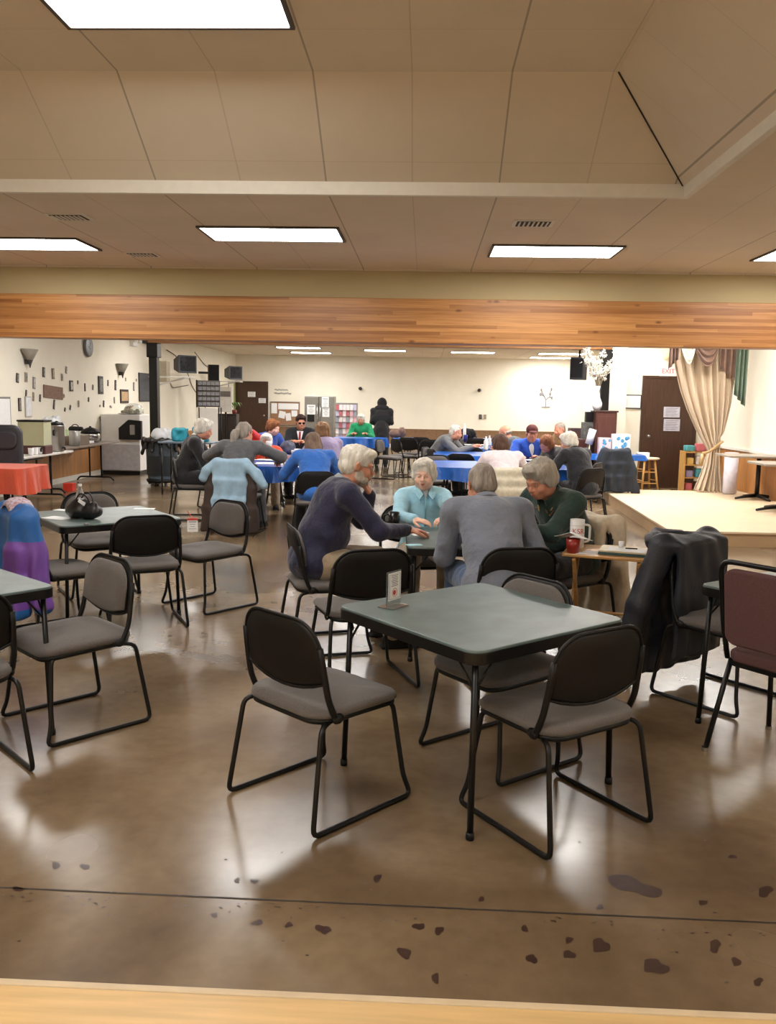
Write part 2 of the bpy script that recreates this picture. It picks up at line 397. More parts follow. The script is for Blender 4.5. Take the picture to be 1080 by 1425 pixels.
for k in range(420):
    x = rnd.uniform(-2.2, 2.6); y = 2.56 + rnd.gauss(-.03, .035) if rnd.random() < .8 else rnd.uniform(2.2, 3.4); r_ = rnd.uniform(.0012, .0042)
    b.add([(x + r_ * 1.6 * math.cos(t), y + r_ * math.sin(t), .0013) for t in (0, 1, 2, 3, 4.1, 5.2)], [tuple(range(6))], 2)
struct(b.build('floor', [FLOOR, JOINT, STAIN]))
b = MB(); b.span((XL - .1, -3.1, -.1), (XR + .1, 2.104, .012)); o = struct(b.build('trim_1', PALEWOOD))
b = MB(); b.span((XL, 2.104, -.05), (XR, 2.13, .016)); struct(b.build('trim_2', mat('pale_threshold_strip', (206, 184, 150), .5, vary=.06), bevel=.006))
# ceiling: soffit with raised tray, flat top and sloping sides
b = MB()
TX, TY, TZ, IX, IY = 1.80, 6.46, 3.63, 1.14, 5.66
b.span((XL - .1, TY, 3.10), (XR + .1, 10.2, 3.16)); b.span((TX, -3.1, 3.10), (XR + .1, TY, 3.16))
b.add([(XL - .1, TY, 3.13), (TX, TY, 3.13), (IX, IY, TZ), (XL - .1, IY, TZ)], [(0, 1, 2, 3)])
b.add([(TX, TY, 3.13), (TX, -3.1, 3.13), (IX, -3.1, TZ), (IX, IY, TZ)], [(0, 1, 2, 3)])
b.add([(XL - .1, IY, TZ), (IX, IY, TZ), (IX, -3.1, TZ), (XL - .1, -3.1, TZ)], [(0, 1, 2, 3)])
b.span((XL - .1, -3.1, TZ + .02), (XR + .1, 10.3, TZ + .06))
b.span((XL - .1, 10.2, ZC), (XR + .3, YB + .1, ZC + .06))
struct(b.build('ceiling', CEIL))
b = MB(); b.tube([(TX, TY - .01, 3.128), (IX, IY, TZ - .004)], .007, 5); struct(b.build('trim_8', JOINT))
b = MB(); b.span((XL, TY - .035, 3.06), (TX + .035, TY + .01, 3.16)); b.span((TX - .01, -3.0, 3.06), (TX + .035, TY - .035, 3.16)); struct(b.build('trim_3', WHITE, bevel=.004))
b = MB(); b.span((XL, 10.22, 2.74), (XR, 10.4, 3.12)); struct(b.build('wall_header', HEADER))
b = MB(); b.span((XL, 10.14, 2.262), (XR, 10.42, 2.765)); o = b.build('ceiling_beam', BEAM, bevel=.008); tag(o, 'front knotty laminated pine beam spanning the whole hall above the card tables', 'beam')
b = MB(); b.span((-5.06, 15.7, 2.56), (3.3, 15.95, 3.08)); o = b.build('ceiling_beam', BEAM, bevel=.008); tag(o, 'rear pine beam resting between the two black posts, mostly behind the front beam', 'beam')
for x, side, l in ((-4.985, 'left', 'left'), (3.21, 'right', 'right')):
    b = MB(); b.span((x - .075, 15.74, 0), (x + .075, 15.9, 2.56)); b.span((x - .1, 15.7, 2.3), (x + .1, 15.94, 2.56)); b.span((x - .11, 15.7, 0), (x + .11, 15.94, .02))
    o = b.build('post', BLACKM, bevel=.006); tag(o, 'black square steel post beside the grey trash can' if side == 'left' else 'black square steel post behind the white flowers and brown cabinet', 'post')
W = {'left': ((XL - .12, -3.1, 0), (XL, YB, 3.7)), 'back': ((XL - .1, YB, 0), (XR + .1, YB + .1, 3.2)), 'right': ((XR, -3.1, 0), (XR + .12, 17.1, 3.7)), 'behind': ((XL - .1, -3.2, 0), (XR + .1, -3.1, 3.7)), 'right_far': ((XR, 17.1, 0), (XR + .12, YB, 3.2)), 'pier': ((3.40, 16.5, 0), (3.76, 17.0, 3.1)), 'stage': ((3.76, 17.0, 0), (XR, 17.12, 3.1))}
for k, (p, q) in W.items(): b = MB(); b.span(p, q); struct(b.build('wall_' + k, CREAM))
b = MB(); b.span((XL, 11.5, .1), (XL + .015, YB, .66)); struct(b.build('trim_4', PANELW)); b = MB(); b.span((XL, 11.5, 0), (XL + .02, YB, .1)); struct(b.build('baseboard_left', WHITE))
b = MB(); b.span((XL, YB - .015, .1), (XR, YB, .6)); b.span((XL, YB - .03, .58), (XR, YB, .63)); struct(b.build('trim_5', WAINP)); b = MB(); b.span((XL, YB - .02, 0), (XR, YB, .1)); struct(b.build('baseboard_back', WHITE))
b = MB(); b.span((XR - .015, 7, .17), (XR, 16.9, .85)); struct(b.build('trim_6', PANELW)); b = MB(); b.span((XR - .04, 7, .85), (XR, 16.9, .89)); struct(b.build('trim_7', WHITE))
# low stage
b = MB(); P = [(2.85, 9.95), (XR, 9.98), (XR, 14.75), (3.03, 14.7)]
b.prism(P, 0, .15, 1); P2 = [(2.84, 9.94), (XR, 9.97), (XR, 14.76), (3.02, 14.71)]; b.prism(P2, .15, .172, 0)
tag(b.build('stage', [STAGEC, STAGES]), 'low cream topped stage platform at the right with beige riser', 'stage')
# doors
def door(n, x0, x1, ztop, y, panel, handle_x, labels):
    r_ = thing('door_%d' % n, None, None, ((x0 + x1) / 2, y, 0)); struct(r_)
    w = x1 - x0; MB().span((-w / 2, -.05, 0), (w / 2, -.012, ztop)).build('door_leaf', DKWOOD, r_, bevel=.004)
    f = MB(); f.span((-w / 2 - .06, -.06, 0), (-w / 2, 0, ztop + .06)); f.span((w / 2, -.06, 0), (w / 2 + .06, 0, ztop + .06)); f.span((-w / 2, -.06, ztop), (w / 2, 0, ztop + .06)); f.build('door_frame', panel, r_, bevel=.004)
    MB().lathe([(.028, 0), (.028, .01), (.012, .015), (.012, .045), (.03, .06), (.028, .075), (.01, .08)], M=Matrix.Rotation(R(90), 3, 'X')).build('door_knob', STEEL, r_, True, loc=(handle_x, -.05, 1.0)); return r_
x0 = aty(327, 560, YB)[0]; x1 = aty(371, 560, YB)[0]
door(1, x0 + .06, x1, aty(350, 533, YB)[2], YB, DKWOOD, .45, 0)
dd = aty(893, 600, 17)[0]
door(2, dd + .02, dd + .97, 2.1, 17.0, DKWOOD, -.38, 0)

# ================================================================ light fixtures
def glow(name, s):
    m = mat(name, (252, 250, 246), .5, vary=.01, emit=s); return m
G1 = glow('fluorescent_diffuser', 9.0)
G2 = glow('fluorescent_diffuser_far', 13.0)
FRAME = mat('dark_fixture_frame', (70, 62, 54), .5)
def fixture(cx, cy, z, label, w=1.22, d=.62, g=G1, grp='recessed fluorescent ceiling lights'):
    r_ = thing('ceiling_light', label, 'ceiling light', (cx, cy, z), 0, grp)
    MB().span((-w / 2, -d / 2, -.006), (w / 2, d / 2, .001)).build('diffuser', g, r_)
    f = MB(); t = .025
    f.span((-w / 2 - t, -d / 2 - t, -.012), (-w / 2, d / 2 + t, .02)); f.span((w / 2, -d / 2 - t, -.012), (w / 2 + t, d / 2 + t, .02)); f.span((-w / 2, -d / 2 - t, -.012), (w / 2, -d / 2, .02)); f.span((-w / 2, d / 2, -.012), (w / 2, d / 2 + t, .02))
    f.build('frame', FRAME, r_); return r_
fixture(-1.40, 4.69, TZ - .005, 'large bright light panel in the raised tray ceiling at the top of the photo')
fixture(-1.43, 8.13, 3.095, 'light panel in the lower ceiling, second from left above the front beam')
fixture(1.24, 8.88, 3.095, 'light panel in the lower ceiling right of centre, between vent and beam')
fixture(-4.03, 8.77, 3.095, 'light panel cut by the left edge of the photo above the beam')
fixture(3.94, 8.97, 3.095, 'light panel cut by the right edge of the photo above the beam')
for a, l in (((386, 484, 445, 485), 'far leftmost light, nearer of the left pair seen under the beam'), ((406, 491, 460, 492), 'far left light right against the back wall'), ((507, 487, 565, 490), 'far light seen under the beam above the hooded person'), ((629, 490, 687, 492), 'far light seen under the beam right of centre'), ((752, 492, 812, 494), 'nearer light of the far right pair above the hanging speaker'), ((738, 498, 794, 499), 'far right light right against the back wall')):
    p = atz((a[0] + a[2]) / 2, (a[1] + a[3]) / 2, 3.06); w = atz(a[2], a[3], 3.06)[0] - atz(a[0], a[1], 3.06)[0]
    fixture(p[0], min(p[1], 28.9), 3.075, l, w, .62, G2, 'far ceiling lights seen under the beam')
n_ = 0
for y, xs in ((1.2, (-1.4, 3.6)), (-1.0, (-4.2, -1.4)), (12.9, (-4.4, -1.4, 1.4, 4.2)), (14.2, (2.6,)), (15.9, (3.6,)), (18.8, (-4.6, -1.4, 1.6)), (22.0, (-3.0, 3.2))):  # unseen; the two single ones are added to brighten the pier and door wall
    for x in xs:
        z = TZ - .005 if (y < 5 and x < 1.2) else (3.095 if y < 10 else 3.075)
        fixture(x, y, z, 'unseen ceiling light added for lighting, behind the beam or above the camera', g=G1 if y < 10 else G2, grp='ceiling lights out of view')
# vents
for (x0, y0, x1, y1), l in (((75, 297, 118, 305), 'small dark ceiling vent at the left, nearer the tray edge'), ((183, 350, 213, 357), 'small ceiling vent at the left near the beam'), ((722, 306, 762, 314), 'small dark ceiling vent right of centre')):
    p = atz((x0 + x1) / 2, (y0 + y1) / 2, 3.1); r_ = thing('ceiling_vent', l, 'vent', (p[0], p[1], 3.1), 0, 'ceiling vents')
    MB().span((-.14, -.1, -.012), (.14, .1, .0)).build('backing', mat('vent_shadow', (50, 46, 40), .7), r_)
    f = MB()
    for k in range(7): f.box((-.115 + k * .038, 0, -.016), (.014, .19, .012), M=Matrix.Rotation(R(30), 3, 'Y'))
    f.build('louvre', WHITE, r_)
    f = MB(); f.span((-.17, -.13, -.01), (-.14, .13, 0)); f.span((.14, -.13, -.01), (.17, .13, 0)); f.span((-.14, .1, -.01), (.14, .13, 0)); f.span((-.14, -.13, -.01), (.14, -.1, 0)); f.build('frame', WHITE, r_)

# ================================================================ camera, world
cam = bpy.data.cameras.new('camera'); co = bpy.data.objects.new('camera', cam); COL.objects.link(co); S.camera = co
cam.sensor_fit = 'HORIZONTAL'; cam.sensor_width = 36.0; cam.lens = F / 1080 * 36.0; cam.clip_end = 100; cam.clip_start = .05
fwd = Vector((-math.sin(CY) * math.cos(CP), math.cos(CY) * math.cos(CP), -math.sin(CP)))
right = Vector((math.cos(CY), math.sin(CY), 0)); up = right.cross(fwd)
c_, s_ = math.cos(CR), math.sin(CR)
rx = c_ * right + s_ * up; ux = -s_ * right + c_ * up
co.matrix_world = Matrix(((rx.x, ux.x, -fwd.x, 0), (rx.y, ux.y, -fwd.y, 0), (rx.z, ux.z, -fwd.z, CH), (0, 0, 0, 1)))
w = bpy.data.worlds.new('world'); S.world = w; w.use_nodes = True; w.node_tree.nodes['Background'].inputs[0].default_value = (.9, .85, .78, 1); w.node_tree.nodes['Background'].inputs[1].default_value = .15
S.view_settings.view_transform = 'Standard'; S.view_settings.look = 'None'; S.view_settings.gamma = 1; S.view_settings.exposure = 0.0; S.view_settings.use_curve_mapping = False
# ================================================================ stacking sled-base chairs
def make_chair(label):
    t = thing('stacking_chair', label, 'chair', (0, 0, 0), 0, 'grey and black stacking chairs')
    # sled frame: one bent tube each side
    for s in (-1, 1):
        P = [(s * .2, -.12, .405), (s * .235, -.20, .40), (s * .2625, -.2625, .011), (s * .2625, .2625, .011), (s * .245, .235, .09), (s * .205, .205, .40), (s * .19, .13, .405)]
        MB().tube(smooth_path(P, .035), .0105, 8).build('sled_leg', BLACKM, t, True)
    # seat pan and seat pad
    def seatshape(w, d, r, z0, z1, crown=0, y0=.02):
        b = MB(); P = rrect(w, d, r, 6, 0, y0); k = len(P); V = []; rows = ((.93, z0), (1, z0 + .35 * (z1 - z0)), (1, z0 + .7 * (z1 - z0)), (.955, z1), (.6, z1 + crown), (.25, z1 + crown * 1.15))
        for sc, z in rows:
            for x, y in P: V.append((x * sc, y0 + (y - y0) * sc, z - (.02 * max(0, (y - y0) / (d / 2)) ** 3 if y > y0 else 0)))
        Fc = [(i * k + j, i * k + (j + 1) % k, (i + 1) * k + (j + 1) % k, (i + 1) * k + j) for i in range(len(rows) - 1) for j in range(k)]
        Fc += [tuple(range(k - 1, -1, -1)), tuple((len(rows) - 1) * k + j for j in range(k))]
        return b.add(V, Fc)
    seatshape(.455, .455, .09, .395, .425).build('seat_pan', BLACKP, t, True)
    seatshape(.475, .47, .1, .415, .458, .012).build('seat', GREYF, t, True)
    # back: black shell with raised rim and a grey pad in front
    def outline(inset=0):
        hw = .225 - inset; top = .795 - inset; P = []
        P += [(-hw, .56 + inset * .5)]
        for k in range(9):
            a = math.pi - (math.pi / 2) * k / 8; P.append((-hw + .12 + .12 * math.cos(a), top - .12 + .12 * math.sin(a)))
        for k in range(9):
            a = math.pi / 2 - (math.pi / 2) * k / 8; P.append((hw - .12 + .12 * math.cos(a), top - .12 + .12 * math.sin(a)))
        P.append((hw, .56 + inset * .5))
        for k in range(1, 8):
            x = hw - 2 * hw * k / 8; P.append((x, .515 + inset + .05 * (x / hw) ** 2 * .9))
        return P
    def yb(x, z): return -.172 - .19 * (z - .45) ** 1.0 * .75 + .30 * x * x * .9 - .0
    def slab(P, y0, y1, mi=0, b=None):
        b = b or MB(); k = len(P); cx, cz = 0, .66
        V = []
        for sc, dy in ((.0, y0), (.5, y0), (.92, y0), (1, y0 * .6 + y1 * .4), (1, y0 * .4 + y1 * .6), (.94, y1), (.5, y1), (0, y1)):
            if sc == 0: V.append((0, yb(0, cz) + dy, cz)); continue
            for x, z in P:
                X, Z = x * sc, cz + (z - cz) * sc; V.append((X, yb(X, Z) + dy, Z))
        n = k; Fc = [(0, 1 + j, 1 + (j + 1) % n) for j in range(n)]
        for i in range(5): Fc += [(1 + i * n + j, 1 + (i + 1) * n + j, 1 + (i + 1) * n + (j + 1) % n, 1 + i * n + (j + 1) % n) for j in range(n)]
        e = 1 + 6 * n; Fc += [(e, 1 + 5 * n + (j + 1) % n, 1 + 5 * n + j) for j in range(n)]
        return b.add(V, Fc, mi)
    slab(outline(.004), -.012, .006).build('back_shell', BLACKP, t, True)
    slab(outline(.016), .004, .03).build('back_pad', GREYF, t, True)
    P = outline(0); b = MB(); b.tube([(x, yb(x, z) - .004, z) for x, z in P], .007, 6, closed=True); b.build('back_rim', BLACKP, t, True)
    for s in (-1, 1):
        b = MB(); P = [(s * .226, -.09, .412), (s * .236, -.135, .425), (s * .236, -.168, .50), (s * .229, yb(.225, .62) - .006, .62), (s * .223, yb(.22, .70) - .006, .70)]
        b.tube(smooth_path(P, .03, 3), [.014] * 3 + [.0125] * 20 if False else .0125, 8); b.ball((s * .236, -.12, .42), (.014, .028, .022)); b.build('back_upright', BLACKP, t, True)
    return t
CH0 = None
def chair(x, y, deg, label, z=0):
    """x, y: centre of the seat on the floor; deg: compass angle it faces (0 = +X)"""
    global CH0
    if CH0 is None:
        CH0 = make_chair(label); CH0.location = (x, y, z); CH0.rotation_euler.z = R(deg - 90); return CH0
    return dup(CH0, (x, y, z), R(deg - 90), label)
def chair_back(px, py, D, deg, label):
    """place by where the middle of the back's top edge shows, at distance D"""
    x = aty(px, py, D)[0]; a = R(deg); return chair(x + .27 * math.cos(a), D + .27 * math.sin(a), deg, label)
chair(-.395, 3.325, 48.2, 'empty chair in the foreground left of the front card table, black back to us')
chair(.538, 3.231, 125.2, 'empty chair in the foreground right of the front card table, black back to us')
chair(.374, 3.813, 219, 'chair across the front card table, grey padded back showing over the table top')
chair(-.34, 4.80, 112, 'empty chair, black back to us, behind the left corner of the front card table')
chair(-.63, 5.48, 18, 'chair the bearded man in the navy sweater sits on')
chair(.50, 4.98, 104, 'black backed chair under the man in the grey sweatshirt')
chair(-.05, 6.42, 285, 'chair under the woman in the aqua shirt')
chair(.98, 5.86, 216, 'chair under the woman in dark green, cream coat over its back')
chair(-1.70, 4.05, 228, 'chair with grey padded back at the right side of the left card table')
chair(-2.00, 3.42, 136, 'chair cut by the left edge, black back to us, nearest the left card table')
chair(-1.97, 5.90, 118, 'empty chair with black back to us, square on to the table with the black handbag')
chair(-1.64, 6.50, 232, 'chair with grey back to the right of the handbag table, white tag on its corner')
chair(-2.66, 6.86, 305, 'chair behind the black handbag, only grey back and seat corner visible')
chair(-2.45, 5.62, 45, 'chair at the left edge wearing the blue and purple jacket')
chair(1.67, 4.71, 311, 'chair at the right wearing the black hooded parka')
# ================================================================ card tables
GREEN = mat('green_vinyl_tabletop', (78, 94, 92), .33, vary=.14, scale=7, bump=.25, bscale=260, rgb2=(102, 118, 116))
def card_table(x, y, deg, label):
    t = thing('card_table', label, 'table', (x, y, 0), R(deg), 'green folding card tables')
    b = MB(); b.prism(rrect(.864, .864, .055, 7), .703, .720); b.build('tabletop', GREEN, t, bevel=.005, smooth=False)
    b = MB(); P = rrect(.872, .872, .058, 7); k = len(P); Q = rrect(.82, .82, .04, 7)
    V = [(x_, y_, .667) for x_, y_ in P] + [(x_, y_, .711) for x_, y_ in P] + [(x_, y_, .711) for x_, y_ in Q] + [(x_, y_, .667) for x_, y_ in Q]
    b.add(V, [(r_ * k + j, r_ * k + (j + 1) % k, ((r_ + 1) % 4) * k + (j + 1) % k, ((r_ + 1) % 4) * k + j) for r_ in range(4) for j in range(k)]); b.build('apron', BLACKM, t, bevel=.002)
    for sx, sy in ((1, 1), (-1, 1), (-1, -1), (1, -1)):
        l_ = MB().tube([(sx * .388, sy * .388, .69), (sx * .404, sy * .404, .0)], .0125, 10).build('leg', BLACKM, t, True)
        MB().lathe([(.0155, 0), (.0165, .01), (.0155, .028)], (sx * .404, sy * .404, 0), 12).build('foot_cap', BLACKP, l_, True)
        b = MB(); b.tube([(sx * .391, sy * .391, .56), (sx * .30, sy * .40, .672)], .005, 6); b.tube([(sx * .391, sy * .391, .56), (sx * .40, sy * .30, .672)], .005, 6); b.build('brace', BLACKM, l_, True)
    return t
card_table(.246, 3.579, 40.4, 'green topped folding card table in the middle foreground')
card_table(.33, 5.60, 2, 'green card table the four older people sit around')
card_table(-2.30, 3.79, 51, 'green card table cut by the left edge of the photo')
card_table(-2.36, 6.24, 39, 'green card table with the black handbag on it')
card_table(1.99, 4.21, 38, 'green card table cut by the right edge behind the maroon chair')
# ================================================================ blue cloth tables
def cloth_table(x0, x1, y0, y1, label, drop=.2, m=BLUEC, z=.745, clabel=None, ccat='tablecloth', rr=.08, group='blue tablecloths'):
    cx, cy, w, d = (x0 + x1) / 2, (y0 + y1) / 2, x1 - x0, y1 - y0
    t = thing('folding_table', label, 'table', (cx, cy, 0), 0, 'folding tables under cloths')
    MB().prism(rrect(w - .03, d - .03, rr), z - .04, z - .006).build('tabletop', WHITE, t)
    for sx in (-1, 1):
        for sy in (-1, 1):
            MB().tube(smooth_path([(sx * (w / 2 - .3), sy * (d / 2 - .15), z - .04), (sx * (w / 2 - .2), sy * (d / 2 - .12), .0)], .02), .013, 8).build('leg', BLACKM, t, True)
        MB().tube([(sx * (w / 2 - .215), -(d / 2 - .125), .12), (sx * (w / 2 - .215), (d / 2 - .125), .12)], .01, 6).build('stretcher', BLACKM, t, True)
    P = rrect(w, d, rr, 5); L = []
    for i in range(len(P)):                       # resample outline finely for folds
        a, c = P[i], P[(i + 1) % len(P)]; n = max(1, int(math.dist(a, c) / .035))
        L += [(a[0] + (c[0] - a[0]) * k / n, a[1] + (c[1] - a[1]) * k / n) for k in range(n)]
    k = len(L); V = []
    ph = x0 * 7
    for r_, (q, zz) in enumerate(((.0, 0), (.004, -.004), (.012, -drop * .4), (.02, -drop * .75), (.028, -drop))):
        for i, (px, py) in enumerate(L):
            n_ = math.hypot(px, py); f = 1 + .0
            wv = (math.sin(i * .55 + ph) + .6 * math.sin(i * 1.27 + ph * 2)) * .007 * r_ * (.5 if r_ < 2 else 1)
            s_ = q + wv; V.append((px + px / n_ * s_ * 1.0, py + py / n_ * s_ * 1.3, z + .002 + zz + (.012 * math.sin(i * .31 + ph) if r_ == 4 else 0)))
    b = MB(); b.add(V, [tuple(range(k))] + [(r_ * k + j, (r_ + 1) * k + j, (r_ + 1) * k + (j + 1) % k, r_ * k + (j + 1) % k) for r_ in range(4) for j in range(k)])
    o = b.build('tablecloth', m, smooth=False, solid=.003, loc=(cx, cy, 0)); tag(o, clabel or ('blue plastic cloth on the ' + label), ccat, group)
    return t
cloth_table(-2.5, -1.12, 10.75, 11.95, 'table the ponytailed man and the woman in orange share', .19)
cloth_table(-2.6, -1.15, 12.9, 13.7, 'table in front of the man in the dark suit', .19)
cloth_table(0.03, 1.95, 11.2, 12.55, 'table the man in the red cap sits at', .17, rr=.3)
cloth_table(.16, 1.12, 13.75, 14.9, 'table right behind the nearest blue table in the middle', .17, rr=.1)
cloth_table(.78, 2.6, 16.0, 16.9, 'table with the dark blue cup, beside the man in grey', .15, rr=.1)
cloth_table(1.1, 2.2, 19.6, 20.6, 'small looking table farthest back right of centre', .15, rr=.1)
cloth_table(-2.05, -.86, 19.2, 20.0, 'far table in front of the person in green', .2, rr=.1)
cloth_table(-.72, -.12, 19.6, 20.3, 'far table right of the hooded person', .15, rr=.1)
cloth_table(2.6, 3.75, 14.78, 15.16, 'table by the stage holding the gift boxes', .08, rr=.05)
cloth_table(-1.95, -1.3, 15.0, 15.7, 'blue table behind the lavender shirted woman', .19, rr=.1)
RED = mat('orange_red_tablecloth', (196, 74, 44), .85, vary=.06, scale=9, bump=.2, bscale=300, sheen=.2)
cloth_table(-6.0, -4.6, 9.62, 10.4, 'table at the left under the orange red cloth', .3, m=RED, clabel='orange red cloth draped over the table at the left edge', group=None)
# ================================================================ far chairs
for a in ((838, 647, 11.9, 150, 'grey backed chair partly behind the woman in the black hooded jacket, by the stage'), (857, 628, 14.1, 95, 'chair wearing the dark coat, behind the stage corner'),
          (641, 630, 13.3, 92, 'black backed chair pushed against the second blue table in the middle'), (631, 621, 15.75, 275, 'grey backed chair left of the third blue table, facing us'),
          (655, 620, 15.3, 80, 'black backed chair just right of the grey one at the third blue table'), (596, 622, 14.6, 20, 'grey and black chair at the left end of the second blue table'), (600, 607, 18.1, 100, 'black backed chair behind and left of the white haired man in grey'),
          (585, 604, 19.2, 80, 'black backed chair farther back, above the aqua shirted woman'), (566, 606, 18.9, 70, 'black backed chair at the far table right of the hooded person'), (524, 609, 17.9, 340, 'grey chair turned sideways at the far table, left of the aisle'),
          (547, 611, 18.2, 30, 'chair at the right end of the far table of the person in green'), (606, 640, 13.05, 268, 'chair on the far side of the nearest blue table in the middle'), (664, 600, 19.2, 90, 'black backed chair at the farthest right table'), (652, 598, 21.1, 270, 'grey backed chair behind the black bag at the farthest right table')):
    chair_back(*a)
# ================================================================ people
V3 = lambda *a: np.array(a, float)
def rotm(yaw=0, pitch=0, roll=0):
    """yaw left (+), pitch down (+), roll to the right shoulder (+)"""
    m = Matrix.Rotation(R(yaw), 3, 'Z') @ Matrix.Rotation(R(-pitch), 3, 'X') @ Matrix.Rotation(R(roll), 3, 'Y'); return np.array(m)
def unit(v): return v / (np.linalg.norm(v) + 1e-9)
def ik(S_, T, la, lb, hint):
    d = T - S_; L = np.linalg.norm(d)
    if L > (la + lb) * .995: T = S_ + d * ((la + lb) * .995 / L); d = T - S_; L = np.linalg.norm(d)
    u = d / L; x = (la * la - lb * lb + L * L) / (2 * L); h = math.sqrt(max(la * la - x * x, 0))
    p = np.array(hint, float); p = unit(p - u * (p @ u)); return S_ + u * x + p * h, T
SKIN = mat('skin_light', (236, 186, 162), .5, vary=.07, scale=40, bump=.15, bscale=300)
SKINR = mat('skin_ruddy', (205, 142, 114), .5, vary=.08, scale=40, bump=.15, bscale=300)
SKINT = mat('skin_tan', (196, 138, 108), .5, vary=.07, scale=40)
LIP = mat('lips', (176, 96, 88), .5); EYEW = mat('eye_white', (225, 220, 212), .25); EYED = mat('eye_iris', (52, 50, 55), .2)
def hairm(n, rgb): return mat('hair_' + n, rgb, .6, vary=.22, scale=26, stretch=(1, 1, .35), bump=.9, bscale=70, bdist=.012, spec=.35)
HW, HG, HS, HB, HD, HL, HA = hairm('white', (226, 220, 208)), hairm('grey', (176, 168, 156)), hairm('silver_grey', (150, 140, 130)), hairm('brown', (84, 58, 44)), hairm('dark_brown', (58, 40, 34)), hairm('light_brown', (150, 112, 76)), hairm('auburn', (140, 86, 50))
def cloth(n, rgb, **k): return mat('cloth_' + n, rgb, .88, vary=.08, scale=12, bump=.55, bscale=15, bdist=.03, sheen=.25, **k)
def headprims(Sd, O, M, k=.012, ears=True, jaw=0., s=1.0):
    W_ = lambda x, y, z: O + M @ (V3(x, y, z) * s)
    E = lambda c, r, k_=k, mode='add', MM=None: Sd.ell(W_(*c), V3(*r) * s, M if MM is None else M @ MM, k_, mode)
    E((0, -.014, .036), (.076, .096, .084)); E((0, .012, -.035), (.062 + jaw, .076, .078), .02); E((0, .05, -.085), (.036 + jaw, .036, .028), .025)
    for q in (-1, 1):
        E((q * .038, .052, -.032), (.03, .032, .03), .02); E((q * .048, .012, -.07), (.022 + jaw, .04, .03), .02)
        Sd.cap(W_(q * .014, .084, .020), W_(q * .046, .070, .020), .010 * s, .008 * s, .015)
        E((q * .032, .088, .002), (.017, .013, .011), .008, 'sub')
        E((q * .032, .070, .001), (.0155, .0155, .0135), .003)
        Sd.cap(W_(q * .018, .083, .010), W_(q * .046, .074, .008), .0045 * s, .004 * s, .005)
    Sd.cap(W_(0, .084, .010), W_(0, .106, -.026), .009 * s, .0125 * s, .012)
    for q in (-1, 1): E((q * .012, .094, -.029), (.009, .011, .008), .006)
    E((0, .086, -.055), (.028, .016, .022), .014); E((0, .098, -.0575), (.024, .006, .0022), .004, 'sub')
    if ears:
        for q in (-1, 1):
            MM = np.array(Matrix.Rotation(R(q * 22), 3, 'Z'))
            E((q * .082, -.012, -.004), (.009, .019, .031), .006, 'add', MM); E((q * .089, -.008, 0), (.006, .010, .018), .004, 'sub', MM)
def hand(Sd, wr, d, n, curl, s=1.0, q=1, spread=.0, point=False, thumb=.8, k=.004):
    """d finger direction, n palm normal, q=+1 when the thumb lies on the side cross(d,n)"""
    d = unit(d); n = unit(n - d * (n @ d)); sd = np.cross(d, n) * q; M = np.stack([sd, d, n], 1)
    Sd.cap(wr - d * .02, wr + d * .025, .024 * s, .024 * s, .015)
    Sd.ell(wr + d * .05 * s, V3(.038, .05, .0155) * s, M, .015)
    for i, (off, ln) in enumerate(((.029, .072), (.0095, .080), (-.0105, .075), (-.029, .058))):
        p = wr + d * (.088 - .004 * abs(i - 1)) * s + sd * off * s; a = R(curl * .6); c = R(8) if (point and i == 0) else None
        dd = unit(d + sd * (off * spread * 10)); ax = lambda ang: unit(dd * math.cos(ang) + n * math.sin(ang))
        Sd.cap(p - d * .02, p, .011 * s, .0095 * s, .008)
        for j, f in enumerate((.45, .31, .24)):
            ang = (c if c is not None else a); e = p + ax(ang) * ln * f * s
            Sd.cap(p, e, (.0092 - .0008 * j) * s, (.0086 - .0009 * j) * s, k); p = e; a += R(curl)
    p = wr + d * .022 * s + sd * .026 * s; dirs = [unit(d * .75 + sd * thumb + n * .25), unit(d * .95 + sd * thumb * .35 + n * .35), unit(d + n * .45)]
    for j, ln in enumerate((.042, .032, .026)): e = p + dirs[j] * ln * s; Sd.cap(p, e, (.0135 - .0018 * j) * s, (.012 - .0018 * j) * s, .008 if j == 0 else k); p = e
